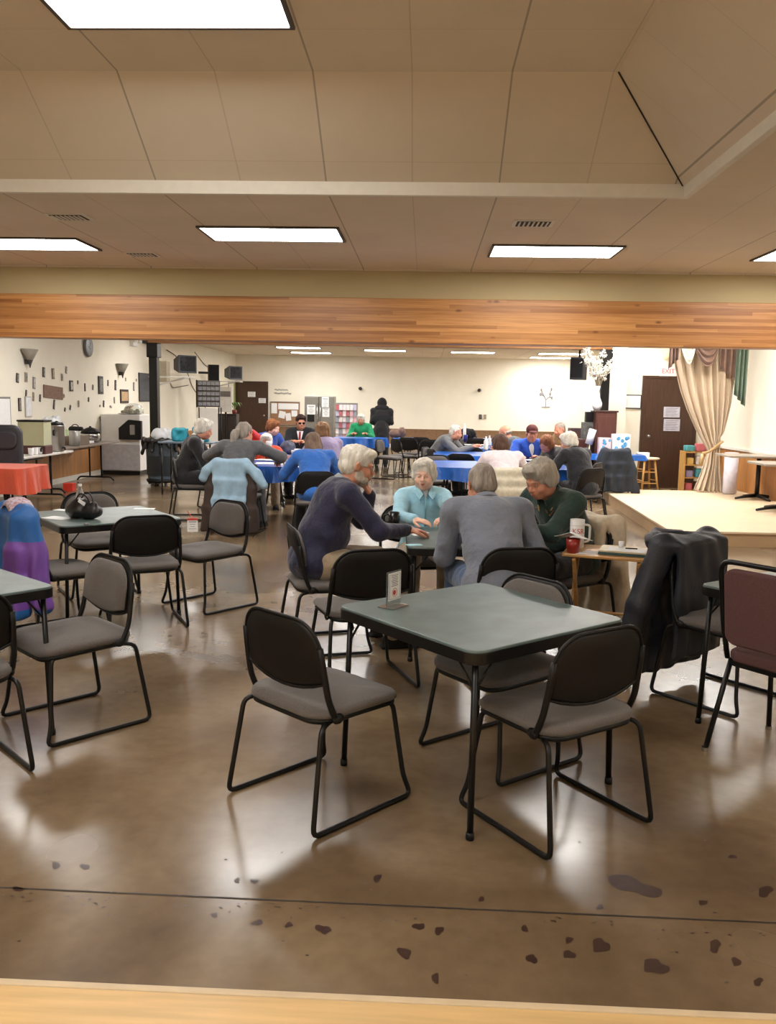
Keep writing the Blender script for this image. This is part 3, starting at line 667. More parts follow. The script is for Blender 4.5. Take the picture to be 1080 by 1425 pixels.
def hair(root, O, M, style, m, h, s=1.0, wr=.004):
    W_ = lambda x, y, z: O + M @ (V3(x, y, z) * s)
    Sd = SDF(O - .24 * s, O + .24 * s, h)
    E = lambda c, r, k_=.015, mode='add': Sd.ell(W_(*c), V3(*r) * s, M, k_, mode)
    if style == 'short_man':
        E((0, -.022, .046), (.085, .104, .086)); E((0, -.052, -.01), (.078, .068, .07)); E((.02, .05, .09), (.05, .045, .032)); E((-.03, .045, .088), (.045, .04, .03))
        E((0, .112, -.03), (.12, .075, .098), .01, 'sub'); E((.09, .02, -.045), (.05, .05, .055), .008, 'sub'); E((-.09, .02, -.045), (.05, .05, .055), .008, 'sub'); E((0, -.04, -.115), (.12, .1, .045), .008, 'sub')
    elif style == 'thin_man':
        E((0, -.022, .040), (.080, .100, .086)); E((0, -.052, -.01), (.076, .064, .068))
        E((0, .118, -.01), (.12, .08, .105), .01, 'sub'); E((.09, .02, -.045), (.05, .05, .055), .008, 'sub'); E((-.09, .02, -.045), (.05, .05, .055), .008, 'sub'); E((0, -.04, -.105), (.12, .1, .045), .008, 'sub')
    elif style == 'bald':
        E((0, -.03, .0), (.085, .092, .045)); E((0, -.02, .07), (.09, .11, .045), .01, 'sub'); E((0, .1, -.01), (.12, .1, .105), .01, 'sub')
    elif style in ('curly', 'curly_full'):
        f = 1.0 if style == 'curly' else 1.08
        E((0, -.024, .046), (.095 * f, .112 * f, .096 * f)); E((0, -.06, -.015), (.088 * f, .07, .082)); E((0, .045, .098), (.066, .05, .036)); E((.05, .02, .075), (.042, .05, .046)); E((-.05, .02, .075), (.042, .05, .046))
        E((.078, -.012, .0), (.024, .042, .05)); E((-.078, -.012, .0), (.024, .042, .05))
        E((0, .118, -.035), (.07, .07, .098), .012, 'sub'); E((0, .03, -.125), (.12, .1, .062), .01, 'sub')
    elif style == 'long':
        E((0, -.022, .044), (.092, .108, .09)); E((0, -.065, -.02), (.092, .06, .09)); E((0, -.085, -.09), (.085, .045, .10)); E((.075, -.03, -.04), (.03, .05, .08)); E((-.075, -.03, -.04), (.03, .05, .08)); E((.02, -.095, -.16), (.05, .03, .07))
        E((0, .118, -.03), (.075, .075, .105), .01, 'sub')
    elif style == 'bob':
        E((0, -.022, .044), (.095, .11, .092)); E((0, -.055, -.02), (.095, .07, .085)); E((.075, -.01, -.025), (.03, .055, .065)); E((-.075, -.01, -.025), (.03, .055, .065))
        E((0, .120, -.03), (.072, .072, .1), .01, 'sub'); E((0, 0, -.15), (.14, .14, .05), .01, 'sub')
    elif style == 'pony':
        E((0, -.022, .044), (.084, .104, .086)); E((0, -.05, -.01), (.08, .065, .075)); E((0, -.125, -.005), (.034, .045, .036)); E((-.01, -.155, -.06), (.052, .044, .075), .02); E((-.02, -.15, -.135), (.04, .036, .06), .02)
        E((0, .115, -.03), (.12, .075, .098), .01, 'sub'); E((.09, .02, -.045), (.05, .05, .055), .008, 'sub'); E((-.09, .02, -.045), (.05, .05, .055), .008, 'sub')
    o = Sd.mesh('hair', m, root, wr=wr, wf=62 if 'curly' in style else 85, wst=(1, 1, .7 if 'curly' in style else .3)); return o
def person(label, x, y, deg, shirt, trousers, hairmat, style='short_man', skin=None, lean=12, slouch=14, head=(0, 10, 0), hands=None, res=.013, near=False, hp=.535, sit=True, size=1.0, belly=0., sw=.185, glasses=None, neckf=25, legsplay=.10, kneez=.0, feet=None, sleeve=1.0, z0=0., group=None, shoem=None, elb=None, fhead=1.0, handk=None, yoff=-.06, collar=None, kf=.43):
    t = thing('person', label, 'person', (x, y, z0), R(deg - 90), group); t.scale = (size,) * 3
    skin = skin or SKIN; kf_ = kf
    P = V3(0, yoff, hp if sit else .92)
    d1 = V3(0, math.sin(R(lean)), math.cos(R(lean))); d2 = V3(0, math.sin(R(lean + slouch)), math.cos(R(lean + slouch))); dn = V3(0, math.sin(R(lean + slouch + neckf)), math.cos(R(lean + slouch + neckf)))
    mid = P + d1 * .25; C7 = mid + d2 * .26; shc = mid + d2 * .205
    N = C7 + dn * .055; M = rotm(*head) ; O = N + M @ V3(0, .018, .082) * fhead
    M1, M2 = rotm(0, lean, 0), rotm(0, lean + slouch, 0)
    shL, shR = shc + V3(-sw, 0, 0), shc + V3(sw, 0, 0)
    hands = hands or {}; tl = hands.get('L', (-.16, .38, .80)); tr = hands.get('R', (.16, .38, .80))
    eh = elb or {}
    eL, wL = ik(shL, V3(*tl), .285, .25, eh.get('L', (-.6, -.4, -.8))); eR, wR = ik(shR, V3(*tr), .285, .25, eh.get('R', (.6, -.4, -.8)))
    hipL, hipR = P + V3(-.095, 0, -.01), P + V3(.095, 0, -.01)
    if sit:
        kL, kR = V3(-legsplay - .03, yoff + kf_, .525 + kneez), V3(legsplay + .03, yoff + kf_, .525 + kneez)
        fL, fR = (feet or ((-legsplay - .04, yoff + kf_ + .04), (legsplay + .04, yoff + kf_ + .04)))
        aL, aR = V3(fL[0], fL[1], .095), V3(fR[0], fR[1], .095)
    else:
        kL, kR = V3(-.105, .01, .5), V3(.105, .01, .5); aL, aR = V3(-.11, -.02, .09), V3(.11, -.02, .09)
    lo = np.min([P - .24, eL - .1, eR - .1, shL - .13, shR - .13, O - .17, wL - .2, wR - .2, kL - .1, kR - .1, aL - .15, aR - .15], 0); hi = np.max([P + .24, eL + .1, eR + .1, shL + .13, shR + .13, O + .17, wL + .2, wR + .2, kL + .1, kR + .1, aL + .15, aR + .2], 0); lo[2] = max(lo[2], -.02)
    def torso(Sd, g, neck=True, low=True):
        if low: Sd.ell(P + V3(0, -.01, .02), (.172 + g, .128 + g, .12 + g), M1, .04)
        Sd.ell(P + d1 * .17 + V3(0, belly * .5, 0), (.150 + g + belly * .5, .118 + g + belly, .15), M1, .05)
        Sd.ell(mid + d2 * .09, (.165 + g, .118 + g, .17 + g), M2, .05)
        Sd.ell(mid + d2 * .16 + V3(0, -.015, 0), (.165 + g, .10 + g, .085 + g), M2, .04)
        for q in (-1, 1): Sd.cap(shc + V3(q * .05, -.01, .0), shc + V3(q * (sw - .01), 0, 0), .07 + g, .058 + g, .04); Sd.cap(C7 - d2 * .02 + V3(q * .03, -.01, 0), shc + V3(q * (sw - .04), -.01, .02), .05 + g * .7, .045 + g * .7, .03)
    def arm(Sd, s_, e, w_, g, end=1.0):
        Sd.cap(s_, e, .054 + g, .043 + g, .03); Sd.cap(e, e + (w_ - e) * end, .043 + g, .030 + g * .75, .02)
    def legs(Sd, g, low=1.0, ankle=.0):
        for h_, k_, a_ in ((hipL, kL, aL), (hipR, kR, aR)):
            Sd.cap(h_, k_, .090 + g, .062 + g, .035); kk = k_ + V3(0, 0, -.005); Sd.cap(kk, kk + (a_ - kk) * low, .058 + g, .042 + g + ankle, .025)
    # body: one continuous surface (head, neck, trunk, arms, hands, legs)
    B = SDF(lo, hi, res if not near else .0052)
    torso(B, -.014); legs(B, -.014)
    B.cap(C7 - d2 * .03, N + M @ V3(0, -.008, -.005), .062, .056, .03); B.cap(N, O + M @ V3(0, -.02, -.02), .056, .058, .02)
    for q, s_, e, w_ in ((-1, shL, eL, wL), (1, shR, eR, wR)):
        arm(B, s_, e, w_, -.012 if sleeve == 1 else -.006)
        hd = (hands.get('dL' if q < 0 else 'dR')); hk = hands.get('kL' if q < 0 else 'kR', {})
        d = V3(*hd[0]) if hd else unit(w_ - e) * 1.0 + V3(0, 0, -.05); n = V3(*hd[1]) if hd else V3(0, -.15, -1)
        kw = dict(curl=28, q=1 if q < 0 else -1); kw.update(hk)
        # q sign makes the thumb point to the body's midline when the palm faces down
        hand(B, w_, d, n, k=.003 if near else .006, s=1.0 if near else 1.12, **kw)
    headprims(B, O, M, k=.012 if near else .015, s=fhead)
    for a_, q in ((aL, -1), (aR, 1)): B.cap(a_ + V3(0, -.03, -.05), a_ + V3(0, .13, -.06), .03, .027, .02)
    B.mesh('body', skin, t)
    hh = res if not near else .0068
    T = SDF(lo, hi, hh); g = .012 if near else .018
    legs(T, g, .97, .012); T.ell(P + V3(0, -.005, .0), (.165, .125, .11), M1, .04); T.mesh('trousers', trousers, t, wr=.004, wf=26)
    U = SDF(lo, hi, hh); g = .014 if near else .018
    torso(U, g)
    if sit: U.ell(P + V3(0, -.015, -.015), (.186 + g, .145 + g, .125), M1, .03)
    if not sit: U.cap(P + V3(0, 0, -.12), P + V3(0, 0, .1), .17, .16, .05)
    for s_, e, w_ in ((shL, eL, wL), (shR, eR, wR)): arm(U, s_, e, w_, g + .002, .97 * sleeve)
    cu = (N + dn * -.005)
    nkc = C7 + dn * .075
    U.ell(nkc + V3(0, .02, .01), (.066, .075, .05), rotm(0, lean + slouch + neckf, 0), .008, 'sub')
    U.mesh('shirt' if not collar == 'jacket' else 'jacket', shirt, t, wr=.007, wf=17)
    if near or collar:
        cm = (hands.get('collar') or shirt); Mc = rotm(0, lean + slouch + neckf - 14, 0); cc = C7 + dn * .012
        if cm is not False:
            b = MB()
            def cf(u, v):
                a = R(110 + 320 * u); r_ = .068 + .012 * v + .008 * abs(math.sin(a)); fl = max(0, math.cos(math.pi * (u - .5))) 
                p = V3(r_ * math.cos(a) * 1.08, r_ * math.sin(a) * 1.05 + .005, .022 - .034 * v + .012 * (1 - fl) * -1)
                return tuple(cc + Mc @ p)
            b.grid(cf, 24, 4).build('collar', cm, t, True, solid=.006)
    sm = shoem or BLACKC
    for a_, nm in ((aL, 'shoe'), (aR, 'shoe')):
        b = SDF(a_ - V3(.08, .12, .1), a_ + V3(.08, .22, .04), .01); b.cap(a_ + V3(0, -.03, -.055), a_ + V3(0, .14, -.062), .043, .036, .02); b.cap(a_, a_ + V3(0, .03, -.05), .045, .04, .02); b.box(a_ + V3(0, .05, -.085), (.045, .13, .012), rr=.01, k=.01); b.mesh(nm, sm, t)
    if style: hair(t, O, M, style, hairmat, res * .8 if not near else .005, fhead, .0045 if near else .006)
    Wd = lambda x_, y_, z_: O + M @ (V3(x_, y_, z_) * fhead)
    if near:
        for q in (-1, 1):
            b = MB(); Mm = Matrix(M.tolist()); c = Wd(q * .032, .0725, .001); b.ball(c, .0133, 0, 14)
            c2 = Wd(q * .033, .0822, .0005); b.ball(c2, .0052, 1, 10); b.build('eye', [EYEW, EYED], t, True)
            b = MB(); b.tube([Wd(q * .016, .0865, .024), Wd(q * .03, .087, .029), Wd(q * .048, .076, .023)], [.003, .0038, .002], 6); b.build('eyebrow', hairmat, t, True)
        b = MB(); b.tube([Wd(-.024, .090, -.057), Wd(-.010, .1005, -.054), Wd(0, .1015, -.0555), Wd(.010, .1005, -.054), Wd(.024, .090, -.057)], [.0015, .0036, .0036, .0036, .0015], 8)
        b.tube([Wd(-.022, .090, -.0595), Wd(0, .0995, -.0635), Wd(.022, .090, -.0595)], [.0015, .0045, .0015], 8); b.build('lips', LIP, t, True)
    if glasses:
        b = MB()
        for q in (-1, 1):
            b.tube([Wd(q * .032 + .021 * math.cos(a), .097, .0 + .015 * math.sin(a)) for a in np.linspace(0, 6.283, 17)[:-1]], .0014 if glasses != 'sun' else .003, 6, closed=True)
            b.tube([Wd(q * .053, .095, .003), Wd(q * .074, .06, .006), Wd(q * .078, -.01, .008)], .0014, 6)
            if glasses == 'sun': b.add([Wd(q * .032 + .021 * math.cos(a), .0965, .015 * math.sin(a)) for a in np.linspace(0, 6.283, 15)[:-1]], [tuple(range(14))])
        b.tube([Wd(-.012, .097, .003), Wd(0, .099, .006), Wd(.012, .097, .003)], .0014, 6); b.build('glasses', BLACKP if glasses == 'sun' else CHROME, t, True)
    t['_'] = 0; del t['_']
    return t, dict(O=O, M=M, W=Wd, wL=wL, wR=wR, C7=C7, shc=shc, mid=mid, d1=d1, d2=d2, P=P, M2=M2, eL=eL, eR=eR, N=N, dn=dn)
def local(x, y, deg, wx, wy, wz, size=1.0, z0=0.):
    """world point -> the person's own frame"""
    a = R(deg - 90); dx, dy = wx - x, wy - y; return ((dx * math.cos(a) + dy * math.sin(a)) / size, (-dx * math.sin(a) + dy * math.cos(a)) / size, (wz - z0) / size)
NAVY = cloth('navy', (34, 34, 62)); AQUA = cloth('aqua', (166, 216, 236)); GREYB = cloth('blue_grey', (118, 124, 138)); DGREEN = cloth('dark_green', (28, 52, 44)); KHAKI = cloth('khaki', (160, 142, 118)); JEANS = cloth('denim', (66, 92, 128)); BLK = cloth('black', (24, 23, 26)); DGREY = cloth('dark_grey', (72, 72, 78))
# --- four players at the second card table
ax_, ay_, ad_ = -.63, 5.48, 18
A, ai = person('white haired bearded man in navy sweater, hand at his chin, at the second card table', ax_, ay_, ad_, NAVY, KHAKI, HW, 'short_man', SKINR, lean=14, slouch=15, head=(-4, 14, 0), near=True, belly=.03, sw=.195, glasses='wire', neckf=18, hp=.55, size=1.04,
    hands={'R': local(ax_, ay_, ad_, -.10, 5.50, .775, 1.04), 'L': local(ax_, ay_, ad_, -.355, 5.62, .985, 1.04), 'dR': ((-.15, 1, -.12), (0, -.1, -1)), 'dL': ((.15, -.35, 1), (-.2, -1, -.3)), 'kL': dict(curl=62, thumb=.5), 'kR': dict(curl=24), 'collar': cloth('grey_collar', (134, 140, 142))}, elb={'L': (-.35, .6, -1), 'R': (.8, -.3, -.7)})
# beard
Sd = SDF(ai['O'] - .16, ai['O'] + .16, .006); W_ = ai['W']; M_ = ai['M']
Sd.ell(W_(0, .046, -.088), (.050, .046, .034), M_, .02)
for q in (-1, 1): Sd.ell(W_(q * .056, .012, -.055), (.018, .036, .042), M_, .02); Sd.ell(W_(q * .04, .045, -.075), (.028, .034, .028), M_, .02)
Sd.cap(W_(-.026, .086, -.052), W_(0, .101, -.046), .008, .009, .01); Sd.cap(W_(.026, .086, -.052), W_(0, .101, -.046), .008, .009, .01); Sd.ell(W_(0, .094, -.0585), (.022, .016, .006), M_, .004, 'sub')
Sd.mesh('beard', hairm('beard_grey', (190, 178, 164)), A, wr=.002, wf=120)
bx_, by_, bd_ = .0, 6.44, 278
B_, bi = person('white haired woman in an aqua collared shirt facing the camera', bx_, by_, bd_, AQUA, KHAKI, HW, 'curly', SKIN, lean=4, slouch=8, head=(-14, 4, 0), near=True, hp=.50, sw=.165, belly=.02, neckf=16, size=.93,
    hands={'R': local(bx_, by_, bd_, -.06, 5.98, .775, .93), 'L': local(bx_, by_, bd_, .20, 5.92, .775, .93), 'dR': ((-.8, .8, -.05), (0, -.1, -1)), 'dL': ((.9, .35, 0), (0, -.1, -1)), 'kR': dict(curl=16, point=True), 'kL': dict(curl=30)}, elb={'L': (-.8, -.2, -.6), 'R': (.8, -.2, -.6)}, collar='shirt')
c0 = bi['N'] + V3(0, .03, -.03)
for q in (-1, 1):
    b = MB(); b.add([c0 + V3(q * .058, .0, .03), c0 + V3(q * .018, .068, -.035), c0 + V3(q * .052, .085, -.078), c0 + V3(q * .088, .045, -.03)], [(0, 1, 2, 3)]); b.build('collar_flap', AQUA, B_, solid=.006, bevel=.002)
b = MB(); c1 = bi['mid'] + bi['d2'] * .1; b.tube([c0 + V3(0, .078, -.06), c1 + V3(0, .138, 0), c1 + V3(0, .15, -.16)], .007, 6); b.build('placket', mat('aqua_shadow_seam', (140, 196, 206), .8), B_, True)
b = MB(); b.add([c0 + V3(-.026, .046, .0), c0 + V3(.026, .046, .0), c0 + V3(0, .072, -.07)], [(0, 1, 2)]); b.build('undershirt', mat('grey_undershirt', (150, 154, 158), .8), B_, solid=.004)
cx_, cy_, cd_ = .42, 4.95, 100
person('grey haired man in a blue grey sweatshirt and jeans, seen from behind', cx_, cy_, cd_, GREYB, JEANS, HS, 'thin_man', SKINR, lean=24, slouch=22, head=(8, 24, 0), near=True, hp=.545, sw=.20, belly=.02, neckf=12, size=1.04,
    hands={'R': local(cx_, cy_, cd_, .60, 5.34, .80, 1.04), 'L': local(cx_, cy_, cd_, .24, 5.34, .80, 1.04)}, elb={'L': (-.35, -.2, -1), 'R': (.35, -.2, -1)})
dx_, dy_, dd_ = .98, 5.84, 218
D_, di = person('grey haired woman in a dark green sweatshirt looking down, right of the second card table', dx_, dy_, dd_, DGREEN, cloth('charcoal', (48, 46, 48)), HG, 'curly', SKINR, lean=17, slouch=22, head=(2, 26, 0), near=True, hp=.54, sw=.19, belly=.045, neckf=14, size=1.02,
    hands={'R': local(dx_, dy_, dd_, .55, 5.75, .78, 1.02), 'L': local(dx_, dy_, dd_, .56, 5.42, .78, 1.02)}, elb={'L': (-.8, -.2, -.7), 'R': (.8, -.2, -.7)})
# gold leaf embroidery across the chest of the green sweatshirt
b = MB()
for k in range(13):
    u = rnd.uniform(-.075, .075); v = rnd.uniform(-.05, .05) - abs(u) * .2
    c = di['mid'] + di['d2'] * (.12 + v) + V3(u, .150 - abs(u) * .28 - max(0, v) * .35, 0) + V3(0, .0, 0)
    b.ball(c, (.006, .004, .018), k % 2, 8, Matrix.Rotation(rnd.uniform(-1.3, 1.3), 3, 'Y'))
b.build('embroidery', [mat('gold_thread', (168, 142, 92), .6), mat('rust_thread', (120, 84, 60), .6)], D_, True)
# --- everyone else: x, y from where the head shows
def far(px, D, deg, label, *a, **k):
    x = aty(px, 600, D)[0]; r = R(deg); off = k.pop('off', .18); who = k.pop('who'); chair(x - off * math.cos(r), D - off * math.sin(r), deg, 'chair under the ' + who); return person(label, x - off * math.cos(r), D - off * math.sin(r), deg, *a, **k)
far(437, 9.95, 102, 'woman with long brown hair in royal blue, seen from behind, left of the aisle', cloth('royal_blue', (40, 98, 178)), BLK, hairm('ash_brown', (112, 90, 74)), 'long', lean=20, slouch=16, head=(10, 18, 0), hands={'L': (-.28, .5, .80), 'R': (.2, .45, .8)}, res=.010, belly=.03, who='woman in royal blue, black back to us')
far(338, 10.4, 84, 'ponytailed man in a grey sweater, seen from behind, denim jacket on his chair', cloth('charcoal_grey', (88, 88, 90)), DGREY, HS, 'pony', SKINR, lean=14, slouch=14, head=(-24, 12, 0), hands={'L': (-.3, .42, .8), 'R': (.36, .42, .80)}, res=.010, sw=.21, belly=.03, size=1.05, elb={'L': (-1, 0, -.3), 'R': (1, 0, -.3)}, who='ponytailed man, denim jacket hung over it')
chair(-3.08, 11.25, 10, 'chair under the woman in the black cardigan')
person('white haired woman in a black cardigan reading a white paper, leftmost of the group', -3.08, 11.25, 10, BLK, BLK, HW, 'curly', SKINR, lean=10, slouch=14, head=(0, 16, 0), res=.010, belly=.03, hands={'R': (.08, .36, .84), 'L': (-.1, .38, .86), 'collar': PAPER}, size=1.04, collar='jacket')
chair(-2.97, 12.55, 345, 'chair under the person in the red sweater')
person('white haired person in a red sweater bent over the table with glasses', -2.97, 12.55, 345, cloth('red', (196, 34, 40)), BLK, HW, 'curly', SKINR, lean=30, slouch=22, head=(-10, 26, 0), res=.011, glasses='wire', hands={'R': (.05, .5, .82), 'L': (-.1, .42, 1.15)}, size=.98)
far(380, 13.8, 320, 'auburn haired woman in a blue top, behind the woman in orange', cloth('blue', (44, 78, 160)), BLK, HA, 'curly', SKIN, lean=12, slouch=12, head=(18, 14, 0), res=.011, hands={}, who='auburn haired woman in blue')
far(370, 12.55, 285, 'white haired woman in an orange red jacket holding a white cup to her mouth', cloth('orange', (222, 72, 40)), KHAKI, HW, 'curly_full', SKINR, lean=22, slouch=18, head=(-4, 6, 0), res=.010, hands={'R': (.03, .36, .98), 'L': (-.3, .5, .80), 'dR': ((0, .2, 1), (0, -1, 0))}, size=.9, off=.16, who='woman in the orange red jacket')
smn, si = far(417, 14.8, 270, 'dark haired man in a black suit, red tie and sunglasses', cloth('black_suit', (24, 26, 32)), BLK, HD, 'short_man', SKINR, lean=6, slouch=10, head=(18, 10, 0), res=.010, glasses='sun', hands={'R': (.1, .4, .84), 'L': (-.1, .4, .84)}, size=1.04, who='man in the black suit')
o_ = si; c0 = o_['mid'] + o_['d2'] * .2
b = MB(); b.add([c0 + V3(-.055, .095, .03), c0 + V3(.055, .095, .03), c0 + V3(0, .135 + .03, -.2)], [(0, 1, 2)]); b.build('dress_shirt', PAPER, smn, solid=.012)
b = MB(); b.add([c0 + V3(-.014, .108, .02), c0 + V3(.014, .108, .02), c0 + V3(.022, .165, -.16), c0 + V3(0, .168, -.19), c0 + V3(-.022, .165, -.16)], [(0, 1, 2, 3, 4)]); b.build('necktie', cloth('red_tie', (140, 30, 42)), smn, solid=.01)
far(449, 11.9, 120, 'woman with light brown hair in lavender, seen from behind', cloth('lavender', (158, 142, 176)), BLK, HL, 'bob', SKIN, lean=14, slouch=14, head=(12, 8, 0), res=.011, hands={'L': (-.2, .44, .8), 'R': (.1, .4, .8)}, size=1.03, who='woman in lavender')
far(502, 20.6, 268, 'white haired person in a green top seated far back left', cloth('green', (26, 150, 96)), BLK, HW, 'curly', SKINR, lean=10, slouch=14, head=(0, 12, 0), res=.013, who='person in green far back')
far(622, 15.1, 340, 'white haired man in a grey jacket reaching over a blue table far back', cloth('mid_grey', (112, 112, 112)), BLK, HW, 'thin_man', SKINR, lean=26, slouch=22, head=(0, 14, 0), res=.012, hands={'R': (.05, .62, .8), 'L': (-.15, .6, .8)}, size=1.04, who='white haired man in grey reaching over a table')
far(700, 10.5, 98, 'brown haired woman in a white top, seen from behind, cream coat on her chair', cloth('white_pink', (236, 222, 226)), BLK, HB, 'curly', SKIN, lean=20, slouch=18, head=(12, 18, 0), res=.010, hands={'L': (-.2, .5, .8), 'R': (.3, .5, .8)}, belly=.03, sw=.19, who='woman in white, cream coat over its back')
far(714, 14.1, 170, 'balding man in a dark grey jacket leaning left, behind the woman in white', cloth('slate', (74, 76, 82)), BLK, HS, 'bald', SKINR, lean=22, slouch=18, head=(0, 22, 0), res=.011, size=1.04, who='balding man in the dark grey jacket')
cp, ci = far(741, 13.15, 272, 'man in a blue jacket and dark red cap facing the camera', cloth('bright_blue', (36, 84, 190)), BLK, HB, 'thin_man', SKINR, lean=10, slouch=12, head=(0, 8, 0), res=.010, hands={'L': (-.28, .46, .8), 'R': (.22, .46, .8)}, size=1.0, sw=.21, who='man in the red cap')
Sd = SDF(ci['O'] - .25, ci['O'] + .25, .009); Sd.ell(ci['W'](0, -.015, .055), (.09, .108, .085), ci['M'], .02); Sd.ell(ci['W'](0, 0, -.05), (.14, .16, .078), ci['M'], .005, 'sub'); Sd.ell(ci['W'](0, .115, .045), (.068, .075, .012), ci['M'], .01); Sd.mesh('cap', mat('dark_red_cap', (84, 34, 30), .85), cp)
Sd = SDF(ci['mid'] - .3, ci['mid'] + .3, .009); Sd.ell(ci['mid'] + ci['d2'] * .07 + V3(0, .085, 0), (.07, .062, .15), ci['M2'], .01); Sd.mesh('undershirt', PAPER, cp)
far(772, 12.6, 205, 'auburn haired woman in glasses looking down, between the red cap and the white haired woman', cloth('olive', (70, 66, 58)), BLK, HA, 'bob', SKINR, lean=24, slouch=20, head=(10, 28, 0), res=.011, glasses='wire', size=.98, who='auburn haired woman with glasses')
far(783, 15.45, 215, 'greying man in a tan coat near the audio gear', cloth('tan', (176, 140, 96)), BLK, HS, 'thin_man', SKINR, lean=18, slouch=16, head=(0, 14, 0), res=.012, size=1.04, who='man in the tan coat')
far(797, 11.25, 125, 'white haired woman in a black hooded jacket, seen from behind at the right', cloth('black_jacket', (36, 37, 42)), BLK, HW, 'curly', SKINR, lean=16, slouch=16, head=(22, 18, 0), res=.010, hands={'L': (-.2, .46, .8), 'R': (.2, .44, .8)}, belly=.03, size=1.0, collar='jacket', who='white haired woman in the black hooded jacket')
sp, si = person('person standing far back in a black hooded coat, back to us', aty(531, 600, 20.9)[0], 20.9, 92, cloth('black_coat', (30, 26, 28)), BLK, HD, None, SKIN, lean=4, slouch=12, head=(0, 22, 0), sit=False, res=.012, hands={'R': (.05, .22, 1.12), 'L': (-.05, .22, 1.12)}, sw=.21, size=.98)
Sd = SDF(si['O'] - V3(.4, .3, .75), si['O'] + .25, .012); Sd.ell(si['W'](0, -.02, .03), (.12, .13, .13), si['M'], .03); Sd.ell(si['C7'] + V3(0, -.01, .0), (.19, .13, .10), None, .05); Sd.ell(si['mid'] + V3(0, .03, -.02), (.27, .17, .2), None, .05); Sd.ell(si['W'](0, .12, 0), (.08, .08, .1), si['M'], .01, 'sub'); Sd.mesh('hood', BLACKC, sp, wr=.004, wf=20)
# ================================================================ draped coats
def drape(name, label, x, y, deg, m, w=.48, dr=.6, df=.25, sleeves=(), wr=.009, cat='jacket', extra=None, h=.011, top=.80, taper=.0, fa=.016):
    t = thing(name, label, cat, (x, y, 0), R(deg - 90))
    lo, hi = (-w / 2 - .3, -.62, -.02), (w / 2 + .3, .2, 1.05)
    Sd = SDF(lo, hi, h)
    Sd.cap((-w / 2 + .05, -.25, top), (w / 2 - .05, -.25, top), .045, k=.03); Sd.cap((-w / 2 + .05, -.19, top), (w / 2 - .05, -.19, top), .04, k=.03)
    for i in range(3):
        f = i / 2; ww = w / 2 + taper * f * .5; Sd.box((0, -.30 - .012 * i, top - dr * (i + .5) / 3), (ww, .026 + .004 * i, dr / 6 + .03), rr=.024, k=.05)
    Sd.box((0, -.150, top - df / 2), (w / 2 - .02, .022, df / 2 + .02), rr=.02, k=.03)
    for s_, x1, y1, z1, r_ in sleeves: Sd.cap((s_ * (w / 2 - .03), -.26, top - .01), (s_ * (w / 2 + x1 * .6), -.27 + y1 * .5, top - (top - z1) * .5), r_ + .012, r_ + .004, .03); Sd.cap((s_ * (w / 2 + x1 * .6), -.27 + y1 * .5, top - (top - z1) * .5), (s_ * (w / 2 + x1), -.27 + y1, z1), r_ + .004, r_, .03)
    if extra: extra(Sd)
    o = Sd.mesh('shell', m, t, wr=wr, wf=20, wst=(1, 1, .45), fold=(fa, 38, top)); return t
PARKA = mat('black_nylon_parka', (36, 38, 46), .5, vary=.15, scale=12, bump=.5, bscale=90, spec=.4)
def hood(Sd):
    Sd.ell((.06, -.30, .83), (.17, .14, .08), None, .03); Sd.ell((.05, -.30, .90), (.10, .09, .06), None, .02, 'sub')
t = drape('parka', 'long black hooded puffer parka hung over the chair behind the right card table', 1.67, 4.71, 311, PARKA, .52, .72, .62, ((1, .14, -.10, .16, .062), (-1, .04, -.05, .2, .06)), .009, 'coat', hood, .010, .84, .06, .007)
Sd = SDF((-.2, -.6, .6), (.4, .0, 1.05), .01); Sd.cap((-.10, -.36, .86), (.06, -.42, .875), .022, k=.02); Sd.cap((.06, -.42, .875), (.22, -.36, .86), .022, k=.02); Sd.cap((.22, -.36, .86), (.24, -.25, .85), .02, k=.02); Sd.mesh('hood_trim', mat('grey_lining', (98, 98, 104), .7, bump=.4, bscale=120), t)
JB, JP = mat('blue_windbreaker', (28, 92, 160), .55, vary=.1, scale=8, bump=.3, bscale=80), mat('purple_panel', (108, 66, 150), .55, vary=.1, scale=8, bump=.3, bscale=80)
t = thing('windbreaker', 'blue and purple windbreaker hung on a chair at the left edge', 'jacket', (-2.45, 5.62, 0), R(-45))
Sd = SDF((-.5, -.6, 0), (.5, .1, 1.0), .012)
Sd.cap((-.18, -.25, .84), (.18, -.25, .84), .06, k=.04)
for i in range(3): Sd.box((0, -.31 - .015 * i, .72 - .2 * i), (.22 + .04 * i, .045 + .01 * i, .13), rr=.035, k=.06)
Sd.cap((-.2, -.26, .80), (-.33, -.22, .30), .07, .06, .03); Sd.cap((.2, -.26, .80), (.33, -.22, .28), .07, .06, .03)
Sd.mesh('shell', [JB, JP], t, wr=.010, wf=20, wst=(1, 1, .4), fold=(.016, 30, .9), facemat=lambda P: ((P[:, 0] > .13) & (P[:, 2] < .68) & (P[:, 2] > .26)).astype(int))
b = MB(); b.grid(lambda u, v: ((u - .5) * .34, -.25 + .08 * math.cos(v * 3.1), .885 + .05 * math.sin(v * 3.1) - .16 * (u - .5) ** 2 * 4), 14, 6); b.build('collar', mat('patterned_collar', (170, 90, 90), .8, rgb2=(190, 200, 215), scale=60), t, True, solid=.008)
drape('coat', 'cream fleece coat hanging over the chair of the woman in dark green', .98, 5.86, 216, mat('cream_fleece', (206, 190, 164), .95, vary=.1, scale=30, bump=.6, bscale=160, sheen=.3), .44, .70, .2, ((-1, .02, -.03, .24, .05),), .011, 'coat', None, .011, .80, .10)
a = R(84); cx, cy = aty(338, 600, 10.4)[0] - .45 * math.cos(a), 10.4 - .45 * math.sin(a)
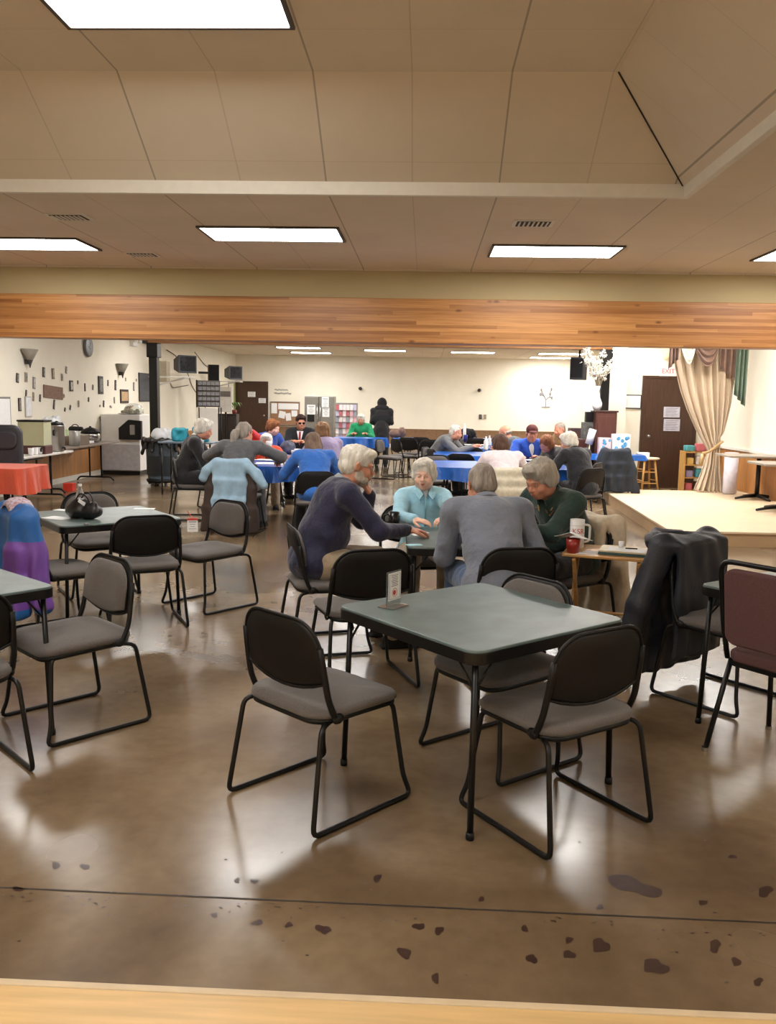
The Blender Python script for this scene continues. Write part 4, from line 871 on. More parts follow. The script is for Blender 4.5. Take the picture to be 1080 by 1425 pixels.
drape('coat', 'dark brown coat under the pale denim jacket on the ponytailed man\'s chair', cx + .27 * math.cos(a), cy + .27 * math.sin(a), 84, mat('dark_brown_coat', (58, 44, 38), .85, vary=.15, scale=10, bump=.3, bscale=60), .60, .74, .2, (), .008, 'coat', None, .014, .80, .08)
drape('denim_jacket', 'pale blue denim jacket hanging over the back of the ponytailed man\'s chair', cx + .27 * math.cos(a), cy - .03 + .27 * math.sin(a), 84, mat('pale_denim', (146, 174, 194), .9, vary=.12, scale=14, bump=.4, bscale=200), .40, .66, .2, ((-1, .12, -.02, .66, .05), (1, .20, -.02, .60, .055)), .006, 'jacket', None, .012, .85)
a = R(98); cx, cy = aty(700, 600, 10.5)[0] - .45 * math.cos(a), 10.5 - .45 * math.sin(a)
drape('coat', 'small cream coat over the chair of the woman in the white top', cx + .27 * math.cos(a), cy + .27 * math.sin(a), 100, mat('oatmeal_knit', (200, 190, 168), .95, vary=.12, scale=30, bump=.5, bscale=140), .40, .34, .2, ((1, .03, -.02, .45, .04),), .010, 'coat', None, .012, .80)
cx, cy = aty(857, 628, 14.1)[0], 14.1; a = R(95)
drape('coat', 'big dark blue black coat over a chair beside the stage corner', cx + .27 * math.cos(a), cy + .27 * math.sin(a), 95, mat('ink_coat', (38, 44, 54), .85, vary=.2, scale=10, bump=.3, bscale=60), .42, .62, .3, ((-1, .10, -.04, .26, .065), (1, .12, -.02, .2, .07)), .012, 'coat', None, .014, .84, .1)

# ================================================================ maroon stack chair at the right
MAR = mat('maroon_fabric', (96, 66, 66), .92, vary=.1, scale=120, bump=.4, bscale=400)
t = thing('banquet_chair', 'maroon upholstered chair with black frame, cut by the right edge', 'chair', (1.70, 3.90, 0), R(38 - 90))
b = MB(); b.prism(rrect(.44, .42, .07, 6, 0, .02), .43, .485); b.build('seat', MAR, t, bevel=.02, segs=3)
M_ = Matrix.Rotation(R(8), 3, 'X')
b = MB(); b.prism([(x, z) for x, z in rrect(.40, .36, .05, 6)], -.02, .02, M=Matrix(((1, 0, 0), (0, 0, -1), (0, 1, 0))).transposed().inverted() if False else Matrix(((1, 0, 0), (0, 0, 1), (0, 1, 0))), off=(0, 0, 0)); o = b.build('backrest', MAR, t, bevel=.012, segs=3); o.location = (0, -.235, .70); o.rotation_euler.x = R(8)
MB().tube(smooth_path([(-.215, -.17, .44), (-.215, -.22, .60), (-.215, -.275, .91), (.215, -.275, .91), (.215, -.22, .60), (.215, -.17, .44)], .06, 5), .0125, 8).build('back_frame', BLACKM, t, True)
for s_ in (-1, 1):
    l_ = MB().tube([(s_ * .2, -.16, .44), (s_ * .235, -.27, 0)], .0125, 8).build('leg', BLACKM, t, True); MB().lathe([(.015, 0), (.015, .02)], (s_ * .235, -.27, 0), 10).build('foot_cap', CHROME, l_)
    l_ = MB().tube([(s_ * .2, .18, .44), (s_ * .22, .24, 0)], .0125, 8).build('leg', BLACKM, t, True); MB().lathe([(.015, 0), (.015, .02)], (s_ * .22, .24, 0), 10).build('foot_cap', CHROME, l_)
b = MB(); b.span((-.2, -.18, .41), (.2, .2, .432)); b.build('seat_frame', BLACKM, t)

# ================================================================ things on the card tables
ACR = mat('clear_acrylic', (225, 232, 232), .06, vary=.01, trans=.92, spec=.5); REDI = mat('red_print', (196, 70, 60), .7)
def paper_print(parent, w, h, n=6, y=-.0012, title=True, skip=.0):
    b = MB()
    for k in range(n):
        z = h * (.40 - .8 * (k + .5) / n * (1 - skip)); l_ = w * (.36 - .08 * ((k * 7) % 3)); th = h * .018 if k else h * .035
        b.span((-l_, y - .0004, z - th), (l_, y, z + th))
    return b.build('print', INK, parent)
t = thing('sign_holder', 'clear acrylic sign holder with a printed card on the front green table', 'sign', (-.118, 3.628, .7205), R(58))
b = MB(); b.span((-.06, -.042, 0), (.06, .042, .004)); b.span((-.052, -.004, .004), (.052, -.0015, .155)); b.span((-.052, .0015, .004), (.052, .004, .155)); b.build('holder', ACR, t, bevel=.001)
c = MB().span((-.047, -.0052, .03), (.047, -.0042, .15)).build('card', PAPER, t)
b = MB(); b.tube([(-.04, -.0052, .037), (.04, -.0052, .037), (.04, -.0052, .143), (-.04, -.0052, .143)], .0012, 4, closed=True)
for k in range(7): b.span((-.026 + (k % 3) * .004, -.0058, .136 - k * .0075), (.026 - (k % 2) * .005, -.0050, .1385 - k * .0075))
b.build('print', INK, c)
b = MB(); b.tube([(.018 * math.cos(a), -.0056, .063 + .018 * math.sin(a)) for a in np.linspace(0, 6.283, 21)[:-1]], .001, 4, closed=True); b.lathe([(.011, 0), (.011, .0006)], M=Matrix.Rotation(R(90), 3, 'X'), c=(-.002, -.0052, .062), n=12); b.build('round_logo', REDI, c)
def mug(name, label, p, r, h, m, inner=None, handle_a=0, cat='mug'):
    t = thing(name, label, cat, p, R(handle_a))
    MB().lathe([(r * .9, 0), (r, .004), (r, h), (r * .9, h), (r * .88, h * .12), (.001, h * .1)], n=24).build('cup', m, t, True)
    MB().tube(smooth_path([(r * .95, 0, h * .82), (r * 1.75, 0, h * .8), (r * 1.75, 0, h * .25), (r * .95, 0, h * .2)], r * .5, 5), r * .16, 8).build('handle', m, t, True)
    return t
mug('mug', 'black coffee mug on the second card table by the bearded man\'s arm', atz(548, 731, .7205), .039, .095, mat('black_ceramic', (26, 22, 24), .25), handle_a=185)
tag(MB().prism(rrect(.10, .06, .01), 0, .002).build('paper_slip', mat('pale_blue_paper', (160, 205, 215), .8), loc=(-.05, 5.235, .7205), rz=.3), 'pale blue slip of paper at the near edge of the second card table', 'paper')
for k, (px, py, rz) in enumerate(((579, 744, .3), (588, 741, .9))): tag(MB().prism(rrect(.055, .085, .006), 0, .0012).build('playing_card', PAPER, loc=atz(px, py, .7205 + k * .0015), rz=rz), 'playing card under the bearded man\'s hand', 'card', 'playing cards')
# tray table
FL = atz(781, 770, .70); FR = FL; ang = R(-18); Lx = .50
OAK = mat('varnished_oak', (196, 146, 82), .35, vary=.16, scale=7, stretch=(1, 9, 9), coat=.3)
t = thing('tray_table', 'small wooden folding tray table beside the woman in dark green', 'table', (FL[0], FL[1], 0), ang)
b = MB()
for k in range(5): b.prism(rrect(Lx, .082, .02 if k in (0, 4) else .004, 4, Lx / 2, .042 + k * .084), .682, .70)
b.build('tray_top', OAK, t, bevel=.004)
for s_, x_ in ((0, .05), (1, Lx - .07)):
    for q in (0, 1):
        x2 = x_ + .025 * q
        b = MB(); A_, B_ = Vector((x2, .02 if q else .40, .675)), Vector((x2, .42 if q else .0, 0.01)); d = (B_ - A_).normalized(); s2 = Vector((1, 0, 0)); n_ = d.cross(s2)
        Mx = Matrix((s2, d, n_)).transposed(); b.box((A_ + B_) / 2, (.02, (B_ - A_).length, .036), M=Mx); b.build('leg', OAK, t, bevel=.003)
MB().tube([(.05, .21, .31), (Lx - .05, .21, .31)], .009, 8).build('stretcher', OAK, t, True); MB().span((.06, .37, .2), (Lx - .06, .39, .235)).build('cross_bar', OAK, t, bevel=.003); MB().span((.04, .1, .664), (.07, .35, .682)).build('cleat', OAK, t)
ca, sa = math.cos(ang), math.sin(ang)
def tl(x, y, z=.7005): return (FL[0] + ca * x - sa * y, FL[1] + sa * x + ca * y, z)
WPL = mat('white_plastic', (226, 224, 220), .35, vary=.02)
mg = mug('travel_mug', 'tall white mug with red lettering on the wooden tray table', tl(.055, .25), .045, .18, WPL, handle_a=math.degrees(ang) + 20)
o = text('lettering', 'KSR', .046, REDI, (0, 0, 0), (0, 0, 0), mg, .001)
for v in o.data.vertices:                                    # wrap the letters round the mug
    x_, y_, z_ = v.co; a = x_ / .045 - R(90) - (ang + R(20)) + R(0); v.co = ((.0455 + z_) * math.cos(a), (.0455 + z_) * math.sin(a), .108 + y_)
MB().tube([(.046 * math.cos(a), .046 * math.sin(a), .145) for a in np.linspace(0, 6.283, 25)[:-1]], .0015, 5, closed=True).build('lid_line', mat('pale_grey', (190, 188, 184), .5), mg, True)
o = thing('cup', 'dark red plastic cup under the open booklet on the tray table', 'cup', tl(.06, .06)); MB().lathe([(.036, 0), (.044, .085), (.041, .085), (.034, .006), (.001, .005)], n=20).build('cup_wall', mat('red_plastic', (150, 42, 34), .3, vary=.1), o, True)
b = MB(); b.grid(lambda u, v: ((u - .5) * .20, (v - .5) * .13, .0 + .035 * abs(math.sin((u - .5) * 2.4)) * -1 + .012 * math.cos(v * 3)), 12, 4)
tag(b.build('booklet', PAPER, smooth=True, solid=.002, loc=tl(.06, .08, .817), rz=ang - .25), 'open white booklet lying on top of the red cup', 'booklet')
for k, (x_, y_, w_, h_, r_) in enumerate(((.14, .06, .12, .07, .1), (.17, .12, .10, .08, -.2))): tag(MB().prism(rrect(w_, h_, .004), 0, .0015).build('folded_paper', PAPER, loc=tl(x_, y_, .7005 + k * .002), rz=ang + r_), ('loose white paper beside the red cup, front one' if k == 0 else 'loose white paper beside the red cup, behind the front one'), 'paper')
t = thing('game_board', 'cream and dark green folded board on the right end of the tray table', 'board', tl(.34, .19), ang)
MB().span((-.13, -.13, 0), (.15, .10, .016)).build('board_base', mat('teal_board', (52, 82, 82), .5), t, bevel=.002); MB().span((-.128, -.127, .0165), (.148, .098, .026)).build('board_top', mat('cream_board', (214, 200, 168), .5), t, bevel=.002); MB().span((-.08, -.125, .0265), (.14, .03, .0285)).build('score_sheet', PAPER, t)
b = MB(); b.tube([(-.0, .0, .0), (.07, .01, .0)], .004, 6); tag(b.build('pen', BLACKP, loc=tl(.36, .17, .7325), rz=ang), 'black pen on the folded board', 'pen')
t = thing('cup', 'tiny white paper cup on the folded board', 'cup', tl(.33, .22, .7295)); MB().lathe([(.014, 0), (.018, .035), (.016, .035), (.012, .003), (.001, .002)], n=14).build('cup_wall', PAPER, t, True)
# handbag, bottle, papers on the left middle table
HBL = mat('black_leather', (22, 20, 22), .38, vary=.2, scale=30, bump=.6, bscale=60)
hx, hy, _ = atz(116, 722, .7205); t = thing('handbag', 'black slouchy handbag standing on the left middle card table', 'handbag', (hx, hy, .7205), -.3)
Sd = SDF((-.2, -.14, -.01), (.2, .14, .26), .006); Sd.ell((-.045, 0, .06), (.10, .075, .062), None, .03); Sd.ell((.06, .01, .055), (.085, .07, .055), None, .03); Sd.ell((-.01, 0, .105), (.075, .045, .045), None, .03); Sd.cap((.09, 0, .09), (.1, 0, .11), .02, k=.02); Sd.box((0, 0, -.03), (.3, .3, .032), None, .001, 0, 'sub'); Sd.mesh('bag_body', HBL, t, wr=.006, wf=40)
b = MB(); b.tube(smooth_path([(-.05, -.02, .13), (.0, -.03, .19), (.05, -.02, .17), (.07, 0, .09)], .04, 5), .006, 6); b.tube(smooth_path([(-.04, .02, .13), (.01, .03, .20), (.07, .02, .16), (.09, 0, .08)], .04, 5), .006, 6); b.build('strap', HBL, t, True)
MB().box((.03, -.05, .125), (.06, .004, .024), M=Matrix.Rotation(.5, 3, 'Y')).build('tag', PAPER, t)
p = atz(107, 716, .7205); t = thing('water_bottle', 'clear water bottle with white cap behind the black handbag', 'bottle', (p[0] - .02, p[1] + .12, .7205))
MB().lathe([(.03, 0), (.032, .01), (.03, .05), (.032, .1), (.031, .14), (.012, .19), (.012, .2)], n=16).build('bottle_wall', ACR, t, True); MB().lathe([(.014, .198), (.014, .215)], n=14).build('cap', PAPER, t); MB().lathe([(.0325, .07), (.0325, .11)], n=16).build('label', mat('pink_label', (200, 140, 135), .6), t, True)
for px, py, w_, h_, r_, l in ((80, 721, .2, .12, -.4, 'white sheet of paper on the left middle table, front one'), (88, 710, .14, .08, -.3, 'pale blue and white wrapper behind the front sheet, left of the handbag'), (201, 708, .16, .07, .1, 'white folded paper behind the black chair back on the left middle table')):
    tag(MB().prism(rrect(w_, h_, .004), 0, .002).build('sheet_of_paper', PAPER, loc=atz(px, py, .7205), rz=r_), l, 'paper')
tag(MB().ball((0, 0, .009), (.018, .018, .009), n=12).build('compact', mat('grey_compact', (120, 118, 122), .3), smooth=True, loc=atz(120, 731, .7205)), 'small grey compact in front of the black handbag', 'compact')
t = thing('name_tag', 'white name tag with red edge hanging on the chair right of the handbag table', 'name tag', (aty(268, 731, 5.80)[0], 5.80, aty(268, 731, 5.80)[2]), .2)
MB().span((-.035, -.003, -.045), (.035, .003, .045)).build('card', PAPER, t); MB().span((-.035, -.005, .035), (.035, .005, .05)).build('clip', REDI, t)
b = MB(); b.tube([(0, 0, .05), (-.035, .0, .10)], .003, 5); b.build('lanyard', REDI, t); paper_print(t, .07, .08, 4, -.0032)

# ================================================================ left wall
def on_left(px, py): return atx(px, py, XL + .004)
RZL = R(90)                                               # local -Y looks into the room (+X)
def wallbox(name, label, px, py, w, h, mats, cat, tilt=0., border=.0, d=.02, group=None, inner=None):
    p = on_left(px, py); t = thing(name, label, cat, p, RZL, group); t.rotation_euler.y = 0
    Mx = Matrix.Rotation(R(tilt), 3, 'Y'); b = MB(); b.box((0, -d / 2, 0), (w, d, h), M=Mx)
    b.build('frame' if border else 'board', mats[0], t, bevel=.003)
    if border: b = MB(); b.box((0, -d - .002, 0), (w - border * 2, .004, h - border * 2), M=Mx); b.build('picture', mats[1], t)
    return t
FR_ = [mat('frame_dark', (52, 44, 42), .5), mat('frame_brown', (110, 84, 66), .5), mat('frame_grey', (120, 116, 112), .5), mat('frame_tan', (170, 154, 132), .5)]
PI_ = [mat('picture_grey', (150, 146, 142), .6, rgb2=(90, 86, 84), scale=30), mat('picture_tan', (196, 176, 150), .6, rgb2=(140, 120, 100), scale=30), mat('picture_white', (214, 210, 202), .6, rgb2=(150, 146, 142), scale=30)]
W_OLD = mat('weathered_plaque', (128, 98, 80), .7, vary=.2, scale=8, stretch=(1, 1, 6))
wallbox('plaque', 'wide brown wooden plaque hung slightly tilted, largest among the wall keepsakes', 73.5, 546, .78, .22, [W_OLD], 'plaque', 3)
wallbox('picture_frame', 'square dark frame with tan picture above the white machine', 172.5, 551.5, .50, .30, [FR_[0], mat('tan_picture', (190, 158, 116), .6)], 'picture', 0, .05)
wallbox('bulletin_board', 'tall dark grey board on the wall beside the black post', 201, 539, .85, .66, [FR_[0], mat('slate_board', (74, 76, 82), .6)], 'board', 0, .03)
wallbox('picture_frame', 'white framed notice standing above the drink dispenser', 38.5, 566, .22, .34, [mat('white_frame', (190, 184, 180), .5), mat('notice_paper', (226, 226, 230), .7)], 'picture', 0, .02)
wallbox('whiteboard', 'white board with grey rim cut by the left edge', 4, 580, .42, .62, [FR_[2], PAPER], 'board', 0, .03, .03)
wallbox('picture_frame', 'tall narrow dark frame right of the middle of the wall', 139.5, 536, .24, .36, [FR_[0], PI_[0]], 'picture', 0, .05)
wallbox('picture_frame', 'small dark portrait frame right of the brown plaque', 98.5, 537, .14, .20, [FR_[0], PI_[2]], 'picture', 0, .03)
small = ((24, 526, .10, .17, 8, 0, 'black keepsake, topmost at the far left of the wall'), (36, 525, .11, .18, 3, 3, 'tan keepsake beside the black one at far left'), (47, 533, .11, .22, 5, 2, 'greyish keepsake, third from the left of the wall'), (60.5, 518, .11, .19, 4, 0, 'dark carved keepsake left of the pinkish one'), (73.5, 520, .12, .21, -3, 1, 'pinkish brown keepsake below the ceiling shadow'), (86, 525, .09, .15, 0, 3, 'olive keepsake right of the pinkish one'), (92, 515, .08, .14, 14, 2, 'grey tilted keepsake, highest of all small ones'), (108, 532, .06, .08, 10, 3, 'tiny tan keepsake right of the small portrait frame'), (118, 539, .06, .17, 0, 0, 'thin dark keepsake right of the portrait frame'), (129, 539, .07, .12, 8, 3, 'faint tan keepsake left of the tall frame'), (150, 533, .06, .14, 4, 0, 'thin dark keepsake right of the tall frame'), (160.5, 536, .11, .24, 4, 0, 'dark diamond like keepsake under the right sconce'), (174.5, 528, .05, .09, 0, 3, 'faint speck of a keepsake right of the right sconce'), (186, 538, .11, .21, 4, 2, 'grey pointed keepsake left of the dark board'), (189.5, 529, .05, .06, 20, 2, 'tiny keepsake above the grey pointed one'), (36, 548, .06, .14, 12, 0, 'thin black tilted keepsake left of the plaque'), (46, 552, .07, .17, 4, 3, 'faint tan keepsake below left of the plaque'), (55.5, 554, .06, .14, 10, 0, 'thin black keepsake just below the plaque'), (27, 563, .12, .24, 0, 0, 'dark oval keepsake left of the white notice'), (75, 563, .07, .19, 14, 0, 'black tilted keepsake above the coffee urn'), (88.5, 551, .05, .08, 0, 3, 'tiny tan keepsake right of the plaque'), (90, 570, .06, .08, 30, 0, 'small dark keepsake above the cup sleeves'), (97.5, 567, .06, .10, 24, 0, 'small black keepsake right of the cup sleeves'), (109, 562, .07, .14, 3, 3, 'faint upright keepsake above the cardboard box'), (123, 556, .05, .10, 10, 0, 'tiny dark keepsake in the lower middle of the wall'), (139, 565, .06, .05, 0, 2, 'tiny grey keepsake under the tall frame'), (144, 562, .08, .15, 10, 0, 'black keepsake under the tall frame'), (154, 566, .13, .05, 8, 2, 'little wide keepsake left of the white machine top'), (159, 557, .06, .15, 0, 2, 'thin grey keepsake left of the square frame'), (139.5, 583, .05, .10, 0, 2, 'lowest small keepsake above the round chrome pot'))
for px, py, w_, h_, tl_, k, l in small: wallbox('wall_keepsake', l, px, py, w_ * .8, h_ * .9, [FR_[k], PI_[k % 3]], 'ornament', tl_, min(w_, h_) * .18, .012, 'small keepsakes hung on the left wall')
p = on_left(121, 482.5); t = thing('wall_clock', 'round silver wall clock high on the left wall', 'clock', p, RZL)
RX = Matrix.Rotation(R(90), 3, 'X')
MB().lathe([(.19, 0), (.2, .02), (.19, .05), (.165, .055)], M=RX, n=32).build('rim', mat('grey_rim', (120, 122, 128), .4, .4), t, True); MB().lathe([(.163, .045), (.163, .05)], M=RX, n=32).build('face', mat('clock_face', (150, 152, 160), .4), t)
b = MB(); b.box((0.02, -.055, .045), (.012, .004, .10), M=Matrix.Rotation(.5, 3, 'Y')); b.box((-.03, -.055, -.02), (.01, .004, .12), M=Matrix.Rotation(-1.1, 3, 'Y')); b.build('hand', BLACKP, t)
for px, py, s_, l in ((35, 500, 1.0, 'dark tipped wall sconce nearest the left edge'), (165.5, 517, .95, 'dark tipped wall sconce near the black post')):
    p = on_left(px, py); t = thing('wall_sconce', l, 'sconce', (p[0], p[1], p[2]), RZL, 'wall sconces')
    MB().lathe([(.06, -.02), (.2, .16), (.195, .165), (.05, -.01)], n=20, sy=.6, c=(0, -.08, 0)).build('shade', mat('frosted_shade', (150, 144, 132), .5), t, True)
    MB().lathe([(.008, -.14), (.03, -.08), (.07, -.01), (.06, .0)], n=16, sy=.6, c=(0, -.08, 0)).build('tip', FR_[0], t, True); MB().span((-.03, -.05, -.08), (.03, 0, 0)).build('bracket', FR_[0], t)
p = on_left(184, 478); t = thing('emergency_light', 'white twin head emergency light high on the left wall', 'emergency light', p, RZL)
MB().span((-.16, -.08, -.06), (.16, 0, .06)).build('housing', WPL, t, bevel=.01)
for q in (-1, 1): MB().lathe([(.055, 0), (.06, .03), (.05, .07), (.02, .08)], c=(q * .14, -.12, .02), n=14).build('lamp_head', WPL, t, True)
p = on_left(201, 473); tag(MB().span((-.18, -.2, -.09), (.18, 0, .09)).build('junction_box', mat('vent_grey', (70, 68, 66), .6), loc=p, rz=RZL, bevel=.005), 'dark grey box at the top of the wall beside the black post', 'box')
# serving tables
def long_table(x0, x1, y0, y1, label, top=WHITE):
    t = thing('serving_table', label, 'table', ((x0 + x1) / 2, (y0 + y1) / 2, 0), 0, 'coffee serving tables'); w, d = x1 - x0, y1 - y0
    MB().prism(rrect(w, d, .03), .715, .745).build('tabletop', top, t, bevel=.005)
    for s_ in (-1, 1):
        b = MB(); b.tube([(-.1, s_ * (d / 2 - .3), .71), (-.1, s_ * (d / 2 - .3), .09)], .016, 8); b.tube([(.12, s_ * (d / 2 - .3), .71), (.12, s_ * (d / 2 - .3), .09)], .016, 8); b.tube(smooth_path([(-w / 2 + .03, s_ * (d / 2 - .3), .02), (-w / 2 + .08, s_ * (d / 2 - .3), .09), (w / 2 - .08, s_ * (d / 2 - .3), .09), (w / 2 - .02, s_ * (d / 2 - .3), .02)], .05), .016, 8); b.build('leg', BLACKM, t, True)
    MB().tube([(0, -(d / 2 - .3), .64), (0, d / 2 - .3, .64)], .012, 6).build('brace', BLACKM, t, True)
long_table(-6.15, -5.42, 11.3, 13.15, 'pale topped serving table with the drink dispenser and coffee urn', mat('pale_laminate', (196, 190, 182), .5))
long_table(-6.5, -5.75, 13.3, 16.1, 'dark edged serving table with the silver airpot, nearer the white machine', mat('brown_laminate', (120, 106, 96), .4))
ZT = .7455
# drink dispenser
p = (-5.62, 12.25); CLR = mat('pale_lemonade', (214, 214, 180), .15, vary=.02, trans=.35)
t = thing('drink_dispenser', 'large clear drink dispenser with brown base left of the coffee urn', 'dispenser', (p[0], p[1], ZT), 0)
MB().span((-.19, -.13, .12), (.19, .13, .46)).build('tank', CLR, t, bevel=.01); MB().span((-.2, -.14, .46), (.2, .14, .485)).build('lid', BLACKP, t, bevel=.008); MB().span((-.16, -.12, 0), (.2, .13, .12)).build('base', mat('maroon_plastic', (84, 46, 44), .4), t, bevel=.01); MB().tube([(.16, -.13, .1), (.16, -.17, .08), (.16, -.17, .04)], .014, 8).build('spigot', BLACKP, t, True)
for k, (px, py) in enumerate(((40, 620), (47, 622), (53, 623))):
    q = atz(px, py + 2, ZT); b = MB()
    for j in range(5): b.lathe([(.03, j * .018), (.04, j * .018 + .03), (.038, j * .018 + .03), (.03, j * .018 + .004)], n=12)
    tag(b.build('cup_stack', PAPER, smooth=True, loc=(-5.50, 11.85 + k * .14, ZT)), 'short stack of white foam cups in front of the dispenser', 'cups', 'foam cup stacks')
def urn(x, y, z, r, h, label):
    t = thing('coffee_urn', label, 'coffee urn', (x, y, z)); MB().lathe([(r * .9, 0), (r, .02), (r, h * .82), (r * 1.04, h * .83), (r * 1.04, h * .86)], n=28).build('body', STEEL, t, True); MB().lathe([(r * 1.0, h * .86), (r * .8, h * .95), (r * .2, h * .97), (r * .2, h)], n=24).build('lid', BLACKP, t, True)
    MB().tube([(r * .9, -r * .4, h * .14), (r * 1.35, -r * .6, h * .14), (r * 1.35, -r * .6, h * .06)], .012, 8).build('spigot', BLACKP, t, True); b = MB()
    for q in (-1, 1): b.tube(smooth_path([(0, q * r, h * .7), (0, q * r * 1.3, h * .7), (0, q * r * 1.3, h * .55), (0, q * r, h * .55)], .03), .012, 6)
    b.build('handle', BLACKP, t, True); return t
urn(-5.53, 12.8, ZT, .105, .46, 'tall stainless coffee urn at the middle of the serving tables')
t = thing('airpot', 'short silver airpot with black pump lid on the dark edged serving table', 'airpot', (-5.88, 14.3, ZT)); MB().lathe([(.085, 0), (.09, .02), (.09, .24), (.08, .26)], n=24).build('body', STEEL, t, True); Sd = SDF((-.2, -.2, .2), (.25, .2, .4), .008); Sd.cap((-.05, 0, .28), (.12, 0, .29), .05, .035, .02); Sd.mesh('pump_lid', BLACKP, t)
MB().tube(smooth_path([(-.06, 0, .28), (-.03, .0, .36), (.06, 0, .36), (.08, 0, .28)], .04), .008, 6).build('handle', BLACKP, t, True)
t = thing('cup_dispenser', 'clear sleeve of white cups between urn and airpot', 'cups', (-6.02, 13.6, ZT)); b = MB()
for j in range(16): b.lathe([(.036, j * .02), (.045, j * .02 + .022), (.04, j * .02 + .022)], n=12)
for j in range(12): b.lathe([(.036, j * .02), (.045, j * .02 + .022), (.04, j * .02 + .022)], c=(.11, -.08, 0), n=12)
b.build('cup', PAPER, t, True)
CLP = mat('clear_bag', (220, 222, 226), .3, vary=.05, spec=.6, trans=.4)
Sd = SDF((-.3, -.3, -.05), (.3, .3, .35), .014); Sd.ell((0, 0, .12), (.22, .18, .11), None, .03); Sd.ell((.1, .05, .2), (.1, .1, .08), None, .03); o = Sd.mesh('plastic_bag', CLP, None, wr=.016, wf=30); o.location = (-5.98, 13.62, 1.08); o.scale = (.7, .7, .7); tag(o, 'crumpled clear bag of cups on top of the cup sleeves', 'bag')
def boxy(name, label, x, y, z, w, d, h, m, cat, rz=0., grp=None, bev=.004): return tag(MB().span((-w / 2, -d / 2, 0), (w / 2, d / 2, h)).build(name, m, loc=(x, y, z), rz=rz, bevel=bev), label, cat, grp)
CARD_ = mat('brown_cardboard', (120, 104, 90), .8, vary=.08)
boxy('storage_box', 'open brown box on the dark edged serving table', -6.02, 14.75, ZT, .24, .5, .15, CARD_, 'box')
boxy('napkin_pack', 'white pack of napkins standing behind the brown box', -6.3, 14.6, ZT, .12, .35, .27, PAPER, 'napkins'); boxy('napkin_pack', 'pale green pack standing behind the brown box', -6.3, 15.0, ZT, .12, .26, .25, mat('pale_green_pack', (206, 220, 172), .7), 'napkins')
t = thing('slow_cooker', 'round chrome and black pot at the right end of the serving tables', 'pot', (-6.12, 15.6, ZT)); MB().lathe([(.13, 0), (.17, .05), (.18, .14), (.17, .16)], n=28).build('pot', CHROME, t, True); MB().lathe([(.175, .16), (.15, .22), (.06, .26), (.02, .27), (.02, .29)], n=24).build('lid', BLACKP, t, True)
boxy('paper_plate_stack', 'white stack of plates beside the chrome pot', -6.05, 15.2, ZT, .22, .22, .04, PAPER, 'plates')
# white machine with microwave-like dispenser
t = thing('ice_machine', 'white upright machine beside the black post with dark dispenser opening', 'machine', (-6.12, 17.6, 0)); MPL = mat('off_white_enamel', (226, 224, 220), .35, vary=.03)
MB().span((-.44, -.32, .08), (.36, .3, 1.22)).build('cabinet', MPL, t, bevel=.015); MB().span((-.42, -.3, 0), (.34, .28, .08)).build('kick_plate', BLACKP, t)
MB().span((-.44, -.34, .1), (.36, -.325, .62)).build('lower_door', mat('grey_panel', (176, 174, 176), .4), t, bevel=.004)
b = MB(); b.prism([(.0, .72), (.46, .72), (.46, 1.1), (.2, 1.12), (.0, .95)], -.10, 0, M=Matrix(((1, 0, 0), (0, 0, 1), (0, 1, 0))), off=(-.04, -.33, 0)); b.build('dispenser_head', BLACKP, t, bevel=.008); MB().span((.2, -.46, .82), (.3, -.43, 1.02)).build('nozzle', STEEL, t, bevel=.01)
t = thing('cake_stand', 'glass domed tray of food on top of the white machine', 'tray', (-6.05, 17.55, 1.2205)); MB().lathe([(.2, 0), (.24, .015), (.24, .025)], n=24, sy=.8).build('tray', CHROME, t, True); Sd = SDF((-.25, -.2, -.02), (.25, .2, .15), .012)
for k in range(9): Sd.ell((-.14 + .035 * k, .05 * math.sin(k * 2), .05), (.05, .05, .035), None, .02)
Sd.mesh('food', mat('brown_food', (128, 112, 92), .8, rgb2=(186, 174, 150), scale=40), t, wr=.005, wf=60); MB().lathe([(.2, .02), (.2, .1), (.16, .18), (.06, .22), (.02, .225)], n=24, c=(.08, 0, 0)).build('dome', ACR, t, True)
# trash can
TR = mat('grey_blue_plastic', (92, 106, 118), .5, vary=.06); t = thing('trash_can', 'round grey trash can on wheels with black liner, by the black post', 'trash can', (-4.72, 15.35, 0))
MB().lathe([(.24, .12), (.25, .14), (.29, .78), (.31, .79), (.31, .83), (.28, .83), (.27, .2)], n=32).build('barrel', TR, t, True); MB().lathe([(.27, .07), (.28, .12), (.2, .12)], n=24).build('dolly', BLACKP, t, True)
for k in range(5): a = k * 1.256 + .3; MB().lathe([(.03, -.012), (.035, 0), (.03, .012)], M=RX, c=(.2 * math.cos(a), .2 * math.sin(a), .035), n=14).build('caster', mat('caster_grey', (140, 140, 140), .5), t, True)
Sd = SDF((-.5, -.5, .5), (.5, .5, 1.05), .018)
for k in range(14): a = k * .4488; Sd.cap((.31 * math.cos(a), .31 * math.sin(a), .82), (.34 * math.cos(a), .34 * math.sin(a), .70 - .06 * (k % 3)), .04, .03, .03); Sd.cap((.31 * math.cos(a), .31 * math.sin(a), .82), (.31 * math.cos(a + .45), .31 * math.sin(a + .45), .82), .04, k=.02)
Sd.mesh('liner', mat('black_liner', (22, 22, 24), .3, vary=.1, spec=.6), t, wr=.016, wf=26)
Sd = SDF((-.3, -.3, .0), (.3, .3, .4), .015); Sd.ell((0, 0, .1), (.2, .18, .14), None, .03); Sd.ell((.12, .05, .08), (.14, .12, .1), None, .03); o = Sd.mesh('plastic_bag', mat('white_bag', (222, 224, 228), .45, vary=.05), None, wr=.02, wf=24); o.location = (-4.72, 15.38, .80); tag(o, 'crumpled white trash bag on top of the grey trash can', 'bag')
